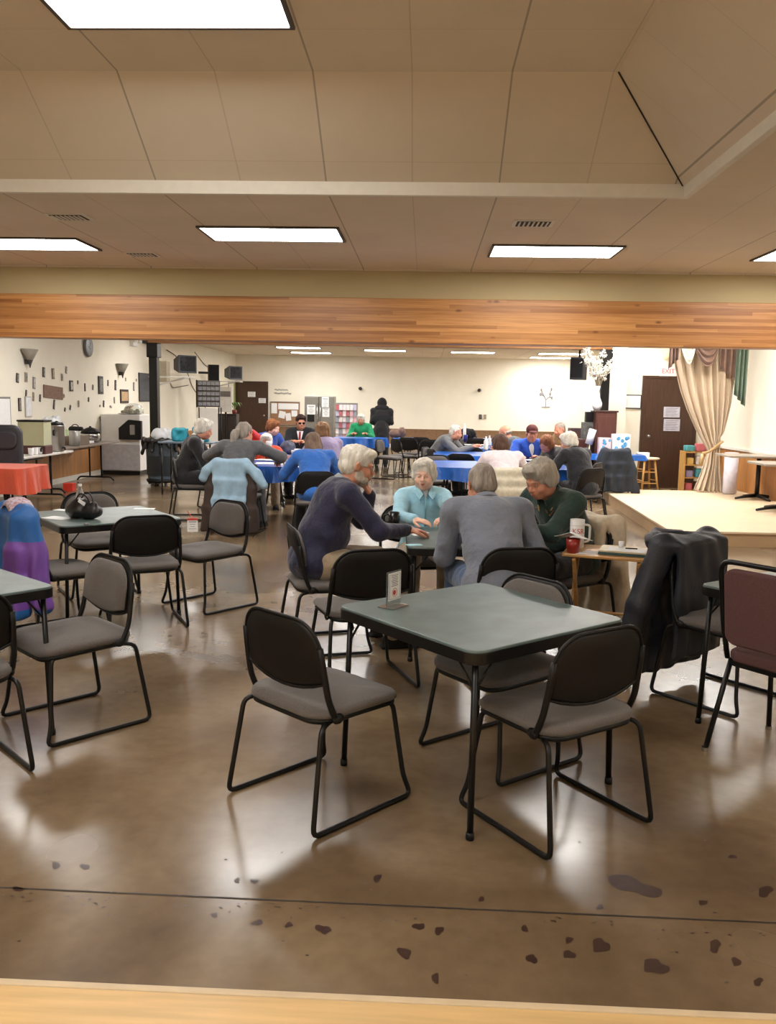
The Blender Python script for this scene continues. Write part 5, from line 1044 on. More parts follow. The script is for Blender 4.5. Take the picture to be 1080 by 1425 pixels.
# leather office chair
LEA = mat('dark_leather', (44, 46, 52), .5, vary=.12, scale=12, bump=.3, bscale=120); x_, y_ = -5.40, 10.93; t = thing('office_chair', 'dark leather office chair behind the orange red table, cut by the left edge', 'chair', (x_, y_, 0), R(10))
MB().prism(rrect(.56, .70, .12, 6), -.06, .06, M=Matrix(((1, 0, 0), (0, 0, 1), (0, 1, 0))), off=(0, -.26, .86)).build('backrest', LEA, t, bevel=.04, segs=4); MB().prism(rrect(.46, .24, .09, 6), -.035, .035, M=Matrix(((1, 0, 0), (0, 0, 1), (0, 1, 0))), off=(0, -.31, 1.02)).build('headrest', LEA, t, bevel=.025, segs=3); MB().prism(rrect(.54, .52, .1), .44, .54).build('seat', LEA, t, bevel=.04, segs=3); MB().tube([(0, 0, .1), (0, 0, .44)], .03, 10).build('gas_lift', BLACKM, t, True)
for s_ in (-1, 1): MB().tube(smooth_path([(s_ * .27, -.2, .5), (s_ * .31, -.15, .68), (s_ * .31, .12, .68), (s_ * .27, .15, .5)], .06), .022, 8).build('armrest', BLACKP, t, True)
for k in range(5): a = k * 1.2566; MB().tube([(0, 0, .1), (.3 * math.cos(a), .3 * math.sin(a), .06)], [.03, .02], 8).build('leg', BLACKP, t, True); MB().ball((.3 * math.cos(a), .3 * math.sin(a), .03), .03).build('caster', BLACKP, t, True)
# black shopping bags and a red carton on the floor
for x_, y_, s_, l in ((-4.75, 9.1, 1, 'black plastic bag on the floor in front of the orange red cloth, left one'), (-4.45, 9.15, .85, 'shiny black plastic bag on the floor, right one of the pair')):
    Sd = SDF((-.3, -.25, -.01), (.3, .25, .4), .015); Sd.ell((0, 0, .12), (.2 * s_, .15, .14 * s_), None, .03); Sd.ell((.05, 0, .22 * s_), (.08, .06, .1), None, .03); o = Sd.mesh('plastic_bag', mat('black_bag', (20, 20, 22), .25, spec=.7), None, wr=.016, wf=34); o.location = (x_, y_, 0.02); tag(o, l, 'bag')
p = atz(97, 683, 0); boxy('carton', 'bright red carton on the floor under the pale serving table', p[0], p[1], 0, .16, .16, .13, mat('red_carton', (206, 54, 34), .6), 'carton')

# ================================================================ far left corner of the room
TVM = mat('tv_grey_plastic', (58, 60, 66), .5); SCR = mat('tv_screen', (30, 32, 38), .12)
def crt(px, py, D, s_, deg, label):
    p = aty(px, py, D); t = thing('television', label, 'television', p, R(deg)); w, h = .50 * s_, .42 * s_
    b = MB(); V = [(-w / 2, -.12, -h / 2), (w / 2, -.12, -h / 2), (w / 2, -.12, h / 2), (-w / 2, -.12, h / 2), (-w * .28, .28, -h * .3), (w * .28, .28, -h * .3), (w * .28, .28, h * .28), (-w * .28, .28, h * .28)]
    b.add(V, [(0, 1, 2, 3)[::-1], (4, 5, 6, 7), (0, 1, 5, 4), (1, 2, 6, 5), (2, 3, 7, 6), (3, 0, 4, 7)]); b.build('cabinet', TVM, t, bevel=.01); MB().span((-w * .42, -.127, -h * .38), (w * .42, -.119, h * .42)).build('screen', SCR, t, bevel=.006)
    return t
crt(257.5, 507, 20.6, 1.0, 48, 'nearer grey tube television hung high on the left wall'); crt(325, 519, 25.6, .95, 48, 'farther grey tube television hung above the doorway corner')
for px, py, D, l in ((257, 525, 20.6, 'white bracket shelf under the nearer television'), (327, 531, 25.6, 'white bracket shelf under the farther television')):
    p = aty(px, py, D); t = thing('tv_bracket', l, 'bracket', (XL, D, p[2]), 0, 'television brackets'); MB().span((0, -.18, -.015), (p[0] - XL + .2, .18, .008)).build('shelf', WPL, t, bevel=.004); MB().tube([(.01, 0, -.25), (p[0] - XL, 0, -.02)], .02, 8).build('arm', WPL, t, True)
boxy('wall_cabinet', 'beige utility box on the wall left of the nearer television', XL + .14, aty(236, 505, 20)[1] + 1.2, 1.95, .26, .3, .5, mat('beige_box', (196, 186, 164), .6), 'box')
p = aty(297, 519, 23.6); t = thing('loudspeaker', 'black loudspeaker on the left wall between the two televisions', 'speaker', p, R(20)); MB().span((-.14, -.14, -.24), (.14, .14, .22)).build('cabinet', BLACKP, t, bevel=.01); MB().span((-.12, -.15, -.2), (.12, -.141, .18)).build('grille', BLACKC, t); MB().span((-.4, .0, -.03), (-.1, .05, .03)).build('bracket', BLACKM, t)
b = MB()
for P in ([(232, 487), (244, 494), (262, 520), (266, 535), (300, 590)], [(271, 490), (285, 508), (292, 512)], [(236, 530), (240, 540), (262, 536)], [(318, 530), (319, 560)]): b.tube(smooth_path([atx(x_, y_, XL + .02) for x_, y_ in P], .2, 3), .012, 5)
tag(b.build('cable', mat('grey_cable', (120, 112, 100), .6), smooth=True), 'loose grey cables running along the left wall around the televisions', 'cable')
p = aty(290.5, 548, 23.0); t = thing('pamphlet_rack', 'grey wall rack with five rows of pamphlets above the white stand', 'rack', p, R(12)); MB().span((-.30, -.05, -.35), (.30, .05, .35)).build('case', FR_[2], t, bevel=.004); MB().span((-.33, -.07, -.36), (-.295, .06, .36)).build('side_panel', BLACKM, t)
b = MB()
for k in range(5):
    for j in range(5): b.box((-.22 + j * .11, -.06, .27 - k * .135), (.09, .01, .09), k * 0, M=Matrix.Rotation(R(-14), 3, 'X'))
b.build('pamphlet', mat('pamphlet_grey', (176, 178, 184), .7, rgb2=(120, 122, 130), scale=30), t); b = MB()
for k in range(5): b.span((-.29, -.085, .20 - k * .135), (.29, -.075, .225 - k * .135))
b.build('shelf_lip', FR_[0], t)
t = thing('display_stand', 'white cabinet with black posts under the pamphlet rack', 'stand', (p[0], p[1] + .05, 0), R(12)); MB().span((-.24, -.12, .3), (.22, .12, p[2] - .38)).build('cabinet', WPL, t, bevel=.004); b = MB()
for q in (-.27, .25, .31): b.tube([(q, 0, 0), (q, 0, p[2] - .36)], .018, 6)
b.build('post', BLACKM, t, True)
p = aty(313, 556, 25); t = thing('notice_board', 'narrow pale notice board with papers left of the brown door', 'board', (p[0], p[1], p[2])); MB().span((-.2, -.02, -.36), (.2, .02, .36)).build('board', WPL, t); b = MB(); b.span((-.17, -.03, .08), (.17, -.02, .24)); b.build('dark_poster', FR_[2], t); b = MB()
for q, z_ in ((-.09, -.1), (.08, -.06), (-.08, -.28), (.09, -.26)): b.span((q - .06, -.03, z_ - .08), (q + .06, -.02, z_ + .08))
b.build('notice', PAPER, t); MB().tube([(0, .1, -p[2]), (0, .1, .3)], .03, 6).build('post', BLACKM, t)
b = MB(); x_ = aty(324, 550, 29.7)[0]; b.span((x_ - .08, 29.7, 0), (x_ + .05, 29.9, 2.1)); tag(b.build('door_curtain', mat('lime_fabric', (150, 162, 100), .8)), 'narrow green strip hanging beside the brown far door', 'strip')
p = aty(317, 580, 25.4); t = thing('side_cabinet', 'dark cabinet cluttered with things left of the brown far door', 'cabinet', (p[0], p[1], 0)); MB().span((-.35, -.2, 0), (.3, .2, 1.12)).build('cabinet', mat('black_cabinet', (40, 34, 32), .5), t, bevel=.008)
for q in (-1, 1): MB().span((q * .16 - .14, -.215, .1), (q * .16 + .12, -.2, 1.05)).build('door', mat('dark_cabinet_door', (56, 46, 42), .5), t, bevel=.004)
PLG = mat('leaf_green', (92, 120, 62), .6, vary=.3)
t = thing('potted_plant', 'small leafy plant on the dark cabinet by the far brown door', 'plant', (p[0] + .2, p[1], 1.1205)); MB().lathe([(.06, 0), (.08, .12), (.07, .12)], n=14).build('pot', mat('red_pot', (120, 46, 44), .5), t, True); b = MB()
for k in range(14): a = k * 2.4; b.grid(lambda u, v: ((.03 + u * .22) * math.cos(a) - (v - .5) * .05 * math.sin(math.pi * u) * math.sin(a), (.03 + u * .22) * math.sin(a) + (v - .5) * .05 * math.sin(math.pi * u) * math.cos(a), .14 + .2 * math.sin(u * 2.2 + k % 3 * .3)), 6, 2)
b.build('foliage', PLG, t, True)
Sd = SDF((-.3, -.25, -.01), (.3, .25, .5), .016); Sd.box((-.16, 0, .10), (.12, .1, .11), None, .03, .02); Sd.box((.18, 0, .12), (.13, .1, .13), np.array(Matrix.Rotation(.2, 3, 'Y')), .03, .02); o = Sd.mesh('gift_bag', mat('teal_tissue', (28, 132, 148), .6), None, wr=.02, wf=26); q = aty(285, 590, 14.2); o.location = (q[0] - .25, 14.2, .87); tag(o, 'teal bags on the small table behind the white haired woman in black', 'bag')
t = thing('side_table', 'small grey table behind the white haired woman in black, holding teal bags', 'table', (q[0] - .25, 14.2, 0)); MB().span((-.45, -.3, .84), (.45, .3, .865)).build('tabletop', TR, t, bevel=.004)
for sx in (-1, 1):
    for sy in (-1, 1): MB().tube([(sx * .4, sy * .26, .84), (sx * .4, sy * .26, 0)], .015, 6).build('leg', BLACKM, t, True)
# papers on the far door, signs, board, fridge, brochure rack
def backsign(name, label, x0, y0, x1, y1, m, cat, Y=29.93, n=4, grp=None, d=.01):
    a, c = aty(x0, y0, Y), aty(x1, y1, Y); w, h = c[0] - a[0], a[2] - c[2]
    t = thing(name, label, cat, ((a[0] + c[0]) / 2, Y, (a[2] + c[2]) / 2), 0, grp); MB().span((-w / 2, -d, -h / 2), (w / 2, 0, h / 2)).build('sheet', m, t)
    if n:
        b = MB()
        for k in range(n): z_ = h * (.36 - .72 * k / max(1, n - 1)); b.span((-w * .38, -d - .003, z_ - h * .02), (w * (.36 - .1 * (k % 2)), -d, z_ + h * .02))
        b.build('print', INK, t)
    return t
backsign('door_notice', 'higher white notice on the far left brown door', 345, 545, 355.5, 552.5, PAPER, 'notice', 29.92); backsign('door_notice', 'lower white notice on the far left brown door', 360, 554, 370, 561, PAPER, 'notice', 29.92)
t = thing('wall_lettering', 'small grey scroll lettering high on the far wall above the notice board', 'lettering', aty(393.5, 545, 29.98)); b = MB(); b.tube([(-.28 + k * .014, 0, .06 + .028 * math.sin(k * 1.9) + .01 * math.sin(k * .7)) for k in range(34)], .008, 4); b.tube([(-.30 + k * .016, 0, -.06 + .03 * math.sin(k * 1.7 + 1) + .012 * math.sin(k * .5)) for k in range(38)], .009, 4); b.build('script_writing', INK, t)
a, c = aty(377, 559, 29.96), aty(417, 592, 29.96); w_, h_ = c[0] - a[0], a[2] - c[2]
t = thing('bulletin_board', 'cork bulletin board crowded with papers, left of the grey refrigerator', 'board', ((a[0] + c[0]) / 2, 29.96, (a[2] + c[2]) / 2)); MB().span((-w_ / 2, -.02, -h_ / 2), (w_ / 2, .02, h_ / 2)).build('cork', mat('cork', (150, 112, 84), .9, vary=.1, scale=60), t)
b = MB(); b.tube([(-w_ / 2, -.02, -h_ / 2), (w_ / 2, -.02, -h_ / 2), (w_ / 2, -.02, h_ / 2), (-w_ / 2, -.02, h_ / 2)], .015, 4, closed=True); b.build('frame', FR_[2], t)
for x0, z0, x1, z1, r_ in ((-.48, .0, -.28, .44, 0), (-.24, .18, .46, .44, 0), (-.22, -.2, 0, .1, 12), (.02, -.3, .2, .02, -8), (.22, -.12, .42, .14, 0)):
    MB().box(((x0 + x1) / 2 * w_, -.028, (z0 + z1) / 2 * h_), ((x1 - x0) * w_, .008, (z1 - z0) * h_), M=Matrix.Rotation(R(r_), 3, 'Y')).build('pinned_paper', PAPER, t)
t = thing('refrigerator', 'grey two door refrigerator with papers taped on, against the far wall', 'refrigerator', (aty(444, 570, 27)[0], 27.3, 0)); FG = mat('grey_enamel', (124, 120, 112), .4, vary=.05); zt = aty(444, 551, 27)[2]
MB().span((-.46, -.28, .05), (.46, .4, zt)).build('cabinet', FG, t, bevel=.015)
for s_, nm in ((-1, 'left'), (1, 'right')):
    d_ = MB().span((.0 if s_ > 0 else -.45, -.34, .1), (.45 if s_ > 0 else -.01, -.285, zt - .02)).build('door', FG, t, bevel=.01); MB().tube([(s_ * .045 , -.40, .7), (s_ * .045, -.40, 1.45)], .014, 8).build('handle', CHROME, d_, True)
MB().span((-.36, -.36, .90), (-.14, -.335, 1.12)).build('water_dispenser', BLACKP, t, bevel=.005)
for x_, z_, w_, h_, l in ((-.24, 1.27, .26, .3, 'white notice on the left refrigerator door'), (.2, zt - .2, .22, .34, 'white notice high on the right refrigerator door'), (.22, 1.2, .22, .3, 'white notice low on the right refrigerator door')):
    q = thing('notice', l, 'notice', (t.location.x + x_, t.location.y - .342, z_)); MB().span((-w_ / 2, -.006, -h_ / 2), (w_ / 2, 0, h_ / 2)).build('sheet', PAPER, q); paper_print(q, w_, h_, 6, -.0065)
p = aty(482, 600, 26.6); t = thing('brochure_rack', 'tall rack of colourful brochures right of the refrigerator', 'rack', (p[0], 26.6, 0)); MB().span((-.34, -.1, 0), (.34, .1, 1.5)).build('frame', STEEL, t, bevel=.01)
BM = [mat('brochure_' + n, c, .6) for n, c in (('white', (214, 206, 208)), ('pink', (206, 160, 170)), ('grey', (140, 142, 152)), ('red', (170, 90, 96)), ('lilac', (176, 170, 196)))]
for k in range(7):
    b = MB()
    for j in range(6): b.box((-.27 + j * .108, -.13 - .0 * k, .28 + k * .18), (.092, .012, .17), rnd.choice((0, 0, 1, 2, 3, 4)), M=Matrix.Rotation(R(-12), 3, 'X') @ Matrix.Rotation(R(rnd.uniform(-5, 5)), 3, 'Y'))
    b.build('brochure_row', BM, t)
for px, py, l in ((501.5, 540.5, 'small dark spotlight on the far wall, left one above the hooded person'), (667, 543, 'small dark spotlight on the far wall, right one')):
    p = aty(px, py, 29.9); t = thing('wall_spotlight', l, 'spotlight', p, 0, 'far wall spotlights'); MB().lathe([(.06, 0), (.065, .02), (.02, .08), (.015, .1)], M=Matrix.Rotation(R(110), 3, 'X'), n=14).build('shade', FR_[0], t, True); MB().span((-.03, -.02, -.04), (.03, .1, .04)).build('mount', FR_[2], t)
for px, m, l in ((668.5, FR_[0], 'dark wall outlet plate on the far wall'), (675, FR_[3], 'tan wall outlet plate on the far wall')):
    p = aty(px, 580, 29.98); t = thing('wall_outlet', l, 'outlet', p, 0); MB().span((-.05, -.015, -.08), (.05, 0, .08)).build('plate', m, t, bevel=.004); b = MB(); b.span((-.018, -.02, .015), (.018, -.014, .05)); b.span((-.018, -.02, -.05), (.018, -.014, -.015)); b.build('socket', FR_[2], t)
p = aty(760, 554, 29.98); t = thing('wall_decal', 'small grey bare tree decal on the bright far wall', 'decal', p, 0); b = MB(); b.tube([(0, 0, -.3), (0, 0, -.05), (-.16, 0, .26)], .014, 5); b.tube([(0, 0, -.05), (.12, 0, .06), (.16, 0, .3)], .014, 5); b.tube([(.1, 0, .05), (.2, 0, .02)], .012, 5); b.tube([(-.07, 0, .08), (-.18, 0, .12)], .012, 5); b.span((-.15, -.01, -.32), (.15, 0, -.29)); [b.ball((x_, -.01, z_), (.035, .01, .06), n=8) for x_, z_ in ((-.17, .28), (-.14, .16), (.17, .3), (.13, .14), (.2, .02), (-.2, .12))]; b.build('branch', INK, t)

# ================================================================ right side
p = aty(844, 598, 15.95); zc_ = aty(844, 571, 15.95)[2]; CAB = mat('reddish_brown_wood', (82, 46, 40), .4, vary=.15, scale=5, stretch=(6, 6, .6))
t = thing('cabinet', 'tall reddish brown cabinet holding the vase of white flowers', 'cabinet', (3.2, 15.25, 0)); xa, xb = aty(829, 590, 15.25)[0] - 3.2, aty(858, 590, 15.25)[0] - 3.2
MB().span((xa, -.02, 0), (xb, .42, zc_ - .03)).build('body', CAB, t, bevel=.008); MB().span((xa - .02, -.04, zc_ - .03), (xb + .02, .42, zc_)).build('top', mat('dark_wood_top', (64, 40, 34), .35), t, bevel=.006); MB().span((xa + .03, -.035, .1), (xb - .03, -.021, zc_ - .1)).build('door', CAB, t, bevel=.004)
b = MB(); b.span((2.5, 15.4, 0), (2.90, 15.72, .98)); tag(b.build('side_table', CAB, bevel=.01), 'low brown stand left of the tall reddish brown cabinet', 'stand')
VZ = zc_ + .001; t = thing('flower_vase', 'tall white vase of white blossom branches on the brown cabinet', 'vase', (3.2 + (xa + .04), 15.42, VZ)); MB().lathe([(.05, 0), (.085, .06), (.09, .12), (.05, .22), (.03, .34), (.045, .42), (.03, .42)], n=24).build('vase', mat('white_glass', (222, 222, 226), .15, vary=.02), t, True)
br, fl = MB(), MB(); tops = []
for k in range(20):
    a = rnd.uniform(0, 6.28); r_ = rnd.uniform(.08, .36); z_ = rnd.uniform(.60, 1.16); P = [(0, 0, .3), (r_ * .25 * math.cos(a), r_ * .25 * math.sin(a), .3 + (z_ - .3) * .45), (r_ * math.cos(a), r_ * math.sin(a), z_)]
    br.tube(smooth_path(P, .15, 4), .006, 5)
    for j in range(24):
        f = rnd.uniform(.30, 1.0); p0 = Vector(P[1]).lerp(Vector(P[2]), f); p0 += Vector((rnd.gauss(0, .035), rnd.gauss(0, .035), rnd.gauss(0, .035)))
        Mx = Matrix.Rotation(rnd.uniform(0, 6), 3, 'Z') @ Matrix.Rotation(rnd.uniform(0, 3), 3, 'X')
        for q in range(3): aa = q * 2.09; fl.ball(p0 + Mx @ Vector((.014 * math.cos(aa), .014 * math.sin(aa), 0)), (.019, .012, .006), n=6, M=Mx @ Matrix.Rotation(aa, 3, 'Z'))
br.build('branch', mat('twig_brown', (140, 124, 100), .7), t, True); o = fl.build('blossom', mat('white_blossom', (240, 236, 224), .6), t, True); o['kind'] = 'stuff'
boxy('amplifier', 'small black box standing on the audio gear left of the vase', aty(820.5, 565, 15.55)[0], 15.55, 1.28, .13, .15, .18, BLACKP, 'box'); boxy('audio_receiver', 'grey audio gear under the small black box', aty(821, 580, 15.55)[0], 15.58, .981, .24, .25, .295, mat('gear_grey', (110, 108, 104), .5, rgb2=(60, 58, 56), scale=20), 'audio gear')
boxy('crate', 'dark crate of records left of the audio gear', aty(806, 593, 16.4)[0], 16.6, .84, .3, .3, .3, mat('dark_crate', (46, 40, 44), .6, rgb2=(96, 60, 56), scale=10), 'crate'); boxy('stand', 'dark stand under the crate of records', aty(806, 593, 16.4)[0], 16.6, 0, .34, .32, .838, BLACKP, 'stand')
t = thing('paper_towel_roll', 'white paper towel roll leaning in front of the brown cabinet', 'roll', (aty(822.5, 596, 15.1)[0], 15.25, .90), 0); t.rotation_euler.y = R(14); MB().lathe([(.02, 0), (.065, 0), (.065, .27), (.02, .27)], n=20).build('roll', PAPER, t, True); MB().lathe([(.018, -.14), (.018, .28)], n=10).build('core', CARD_, t)
p = aty(806, 512, 17.2); t = thing('loudspeaker', 'grey loudspeaker hanging at the top right before the white flowers', 'speaker', p, R(-25)); MB().span((-.15, -.12, -.23), (.12, .15, .2)).build('cabinet', TVM, t, bevel=.01); MB().span((-.13, -.13, -.19), (.1, -.121, .17)).build('grille', BLACKC, t); MB().tube([(0, .0, .2), (0, 0, 3.07 - p[2])], .02, 8).build('hanger', BLACKM, t, True)
for x0, y0, x1, y1, D, l, sc in ((833.5, 609, 849.5, 626, 14.95, 'smaller pink and blue gift box on the blue table', 1), (852.5, 604, 876, 626, 14.93, 'larger white and blue gift box on the blue table', 1)):
    a, c = aty(x0, y0, D), aty(x1, y1, D); w_, h_ = c[0] - a[0], a[2] - .748; t = thing('gift_box', l, 'box', ((a[0] + c[0]) / 2, D, .7485)); MB().span((-w_ / 2, -.04, 0), (w_ / 2, .1, h_)).build('carton', mat('gift_white' if sc and x0 > 840 else 'gift_pink', (232, 236, 240) if x0 > 840 else (224, 200, 204), .5), t, bevel=.003)
    b = MB(); [b.ball((rnd.uniform(-.38, .38) * w_, -.042, h_ * rnd.uniform(.2, .85)), (w_ * .12, .003, h_ * .09), n=8, M=Matrix.Rotation(rnd.uniform(0, 3), 3, 'Y')) for _ in range(9)]; b.build('blue_pattern', mat('sky_blue_print', (110, 186, 226), .5, rgb2=(40, 110, 170), scale=30), t, True)
# stool
t = thing('bar_stool', 'round topped light wood stool in front of the dark door', 'stool', (4.02, 15.75, 0), .3); MB().lathe([(.0, .62), (.16, .62), (.18, .63), (.18, .65), (.16, .66)], n=28, sx=1.3, sy=1.0).build('seat', mat('pale_stool_top', (216, 196, 168), .5), t, True)
for sx in (-1, 1):
    for sy in (-1, 1): MB().tube([(sx * .10, sy * .09, .62), (sx * .17, sy * .15, 0)], .019, 8).build('leg', PINE, t, True)
for z_, q in ((.2, .153), (.4, .128)):
    for s_ in (-1, 1): MB().tube([(-q, s_ * q * .87, z_), (q, s_ * q * .87, z_)], .011, 6).build('rung', PINE, t, True); MB().tube([(s_ * q, -q * .87, z_ + .05), (s_ * q, q * .87, z_ + .05)], .011, 6).build('rung', PINE, t, True)
boxy('box_of_tissues', 'white box with dark print on the light wood stool', 3.93, 15.72, .6615, .22, .12, .09, PAPER, 'box')
# framed sign and door papers, exit sign
a, c = aty(868.5, 549, 16.98), aty(892, 569, 16.98); w_, h_ = c[0] - a[0], a[2] - c[2]; t = thing('picture_frame', 'dark framed white certificate left of the dark door', 'picture', ((a[0] + c[0]) / 2 , 16.99, (a[2] + c[2]) / 2)); MB().span((-w_ / 2, -.02, -h_ / 2), (w_ / 2, 0, h_ / 2)).build('frame', FR_[0], t, bevel=.003); MB().span((-w_ / 2 + .02, -.024, -h_ / 2 + .02), (w_ / 2 - .02, -.02, h_ / 2 - .02)).build('certificate', PAPER, t)
q = backsign('door_notice', 'upper printed sheet on the dark right door', 924, 566, 945.5, 581, mat('lilac_paper', (196, 192, 204), .8), 'notice', 16.94, 6); q = backsign('door_notice', 'lower printed sheet on the dark right door', 924, 583, 945.5, 600, mat('lilac_paper2', (190, 186, 198), .8), 'notice', 16.94, 6)
a = aty(929, 517, 16.97); t = thing('exit_sign', 'white exit sign with faint red letters above the dark right door', 'sign', (a[0], 16.97, a[2])); MB().span((-.16, -.05, -.09), (.16, 0, .09)).build('housing', WPL, t, bevel=.006); text('lettering', 'EXIT', .12, REDI, (0, -.052, 0), (R(90), 0, 0), t)
a = aty(927, 492, 16.9); t = thing('wall_sconce', 'small yellowish lamp high beside the brown curtain swag', 'sconce', (a[0], 16.9, a[2])); MB().lathe([(.03, -.1), (.06, -.06), (.075, .1), (.06, .1)], n=16).build('shade', mat('amber_shade', (226, 198, 140), .5, emit=.5), t, True); MB().span((-.02, 0, -.05), (.02, .1, .05)).build('bracket', BLACKM, t)
# curtain
SAT = mat('beige_satin', (198, 178, 152), .42, vary=.05, scale=5, sheen=.3, stretch=(1, 1, .3)); BRS = mat('brown_satin', (122, 92, 76), .38, vary=.08, sheen=.3); CRS = mat('ivory_satin', (232, 224, 208), .4, vary=.03); GRS = mat('sage_satin', (104, 122, 104), .5, vary=.06)
CYY = 14.55
lf = [(938, 470), (938, 500), (942, 520), (948, 545), (957, 570), (968, 595), (978, 615), (984, 628), (981, 645), (976, 660), (969, 676), (966, 683)]; rg = [(1026, 470), (1025, 500), (1023, 530), (1019, 560), (1013, 585), (1008, 603), (1004, 612), (1001, 619), (1002, 640), (1004, 660), (1009, 676), (1010, 684)]
LF, RG = [aty(*q, CYY) for q in lf], [aty(*q, CYY) for q in rg]
def at_z(L, z):
    for i in range(len(L) - 1):
        if L[i][2] >= z >= L[i + 1][2]: f = (L[i][2] - z) / (L[i][2] - L[i + 1][2]); return L[i][0] + f * (L[i + 1][0] - L[i][0])
    return L[0][0] if z > L[0][2] else L[-1][0]
def cur(u, v):
    z = 2.95 - v * 2.76; ts = aty(992, 624, CYY)[2]; xl, xr = at_z(LF, z), at_z(RG, z); tight = math.exp(-((z - ts) / .16) ** 2)
    y = CYY + (.055 * math.sin(u * 46 + 1.2 * math.sin(u * 9)) + .03 * math.sin(u * 21 + 1)) * (1 - .55 * tight) - .08 * math.sin(math.pi * u) - .03 * tight
    zz = z + (.16 * (u - .0) * tight if v > 0 else 0) * .9; return (xl + (xr - xl) * u, y, zz + (.05 * u if z < ts else 0) * 0)
t = thing('curtain', 'floor length beige satin curtain tied back at the right of the stage', 'curtain', (0, 0, 0)); b = MB(); b.grid(cur, 150, 70); b.build('panel', SAT, t, True, solid=.006)
b = MB(); P = [aty(x_, y_, CYY - .16) for x_, y_ in ((978, 631), (986, 629), (996, 622), (1006, 614))]; b.tube(smooth_path(P, .1), .022, 8); b.tube([P[0], (P[0][0] - .02, P[0][1], P[0][2] - .18)], [.02, .035], 8); b.build('tieback', mat('gold_tieback', (180, 150, 104), .6), t, True)
def swag(x0, x1, ztop, depth, m, label, Y=CYY - .22, folds=6, par=None):
    t = thing('curtain_swag', label, 'swag', (0, 0, 0)); xm = (x0 + x1) / 2
    def f(u, v): s_ = math.sin(math.pi * u); return (x0 + (x1 - x0) * (u * (1 - .0) + 0), Y - .16 * s_ * (.4 + .6 * v) - .035 * math.sin(v * folds * 6.28) * s_, ztop - depth * v * (.12 + .88 * s_ ** .7))
    b = MB(); b.grid(f, 20, folds * 10); b.build('fabric', m, t, True, solid=.008); return t
def jabot(pxs, m, label, Y=CYY - .25):
    t = thing('curtain_jabot', label, 'curtain tail', (0, 0, 0)); (x0, ya), (x1, yb_), ys = pxs; A_, B_ = aty(x0, ya, Y), aty(x1, ya, Y); zl, zr = aty(x0, yb_, Y)[2], aty(x1, ys, Y)[2]
    def f(u, v): zb = zl + (zr - zl) * u; zt_ = 2.9; return (A_[0] + (B_[0] - A_[0]) * u, Y + .045 * math.sin(u * 18), zt_ + (zb - zt_) * v)
    b = MB(); b.grid(f, 36, 8); b.build('fabric', m, t, True, solid=.008); return t
ax = lambda px: aty(px, 500, CYY - .22)[0]; zs = aty(980, 485, CYY)[2] + .35
swag(ax(941), ax(966), zs, .62, CRS, 'ivory satin swag at the top left of the curtain', CYY - .3, 7); swag(ax(960), ax(1003), zs, .66, BRS, 'brown satin swag across the top of the curtain')
jabot(((932, 487), (944, 514), 500), BRS, 'brown satin tail hanging left of the ivory swag'); jabot(((1003, 487), (1027, 512), 531), BRS, 'brown satin tail at the top right of the curtain', CYY - .12); jabot(((1026, 487), (1041, 548), 566), GRS, 'long sage green satin tail right of the curtain', CYY - .2)
MB_ = MB(); MB_.tube([(3.95, CYY - .1, 2.92), (5.39, CYY - .1, 2.92)], .02, 8); tag(MB_.build('curtain_rod', BLACKM, smooth=True), 'dark rod carrying the curtain, hidden by the beam', 'rod')
# bookshelf with toys
a = aty(953, 620, 15.9); b_ = aty(975, 620, 15.9); t = thing('bookshelf', 'small pine bookshelf with toys between dark door and curtain', 'shelf', (a[0], 15.9, 0)); w_ = .62; zt = aty(960, 628, 15.9)[2]
for x_ in (0, w_): MB().span((x_, 0, 0), (x_ + .035, .28, zt)).build('side_panel', PINE, t, bevel=.003)
for k in range(4): MB().span((.035, .01, .05 + k * (zt - .08) / 3), (w_, .27, .07 + k * (zt - .08) / 3)).build('shelf', PINE, t)
cols = [mat('toy_' + n, c, .5) for n, c in (('pink', (206, 110, 120)), ('teal', (80, 160, 170)), ('yellow', (220, 190, 110)), ('brown', (110, 72, 60)), ('lilac', (160, 150, 190)), ('white', (220, 214, 208)))]
names = ('pink', 'teal', 'yellow', 'brown', 'lilac', 'white')
for k in range(3):
    for j in range(3):
        c = (k * 4 + j * 3) % 6; tag(MB().prism(rrect(.14, .16, .03), 0, .12 + .03 * j).build('toy_box', cols[c], loc=(a[0] + .13 + j * .19, 16.03, .0705 + k * (zt - .08) / 3), bevel=.01), '%s toy box on the %s shelf of the bookshelf, %s' % (names[c], ('bottom', 'middle', 'upper')[k], ('left', 'centre', 'right')[j]), 'toy', 'toys on the bookshelf')
for j, (c, h_) in enumerate(((1, .1), (0, .14), (4, .12))): tag(MB().prism(rrect(.17, .18, .03), 0, h_).build('toy_bag', cols[c], loc=(a[0] + .12 + j * .2, 16.03, zt + .001), bevel=.015), '%s toy bag on top of the bookshelf, %s' % (names[c], ('left', 'centre', 'right')[j]), 'toy', 'toys on the bookshelf')
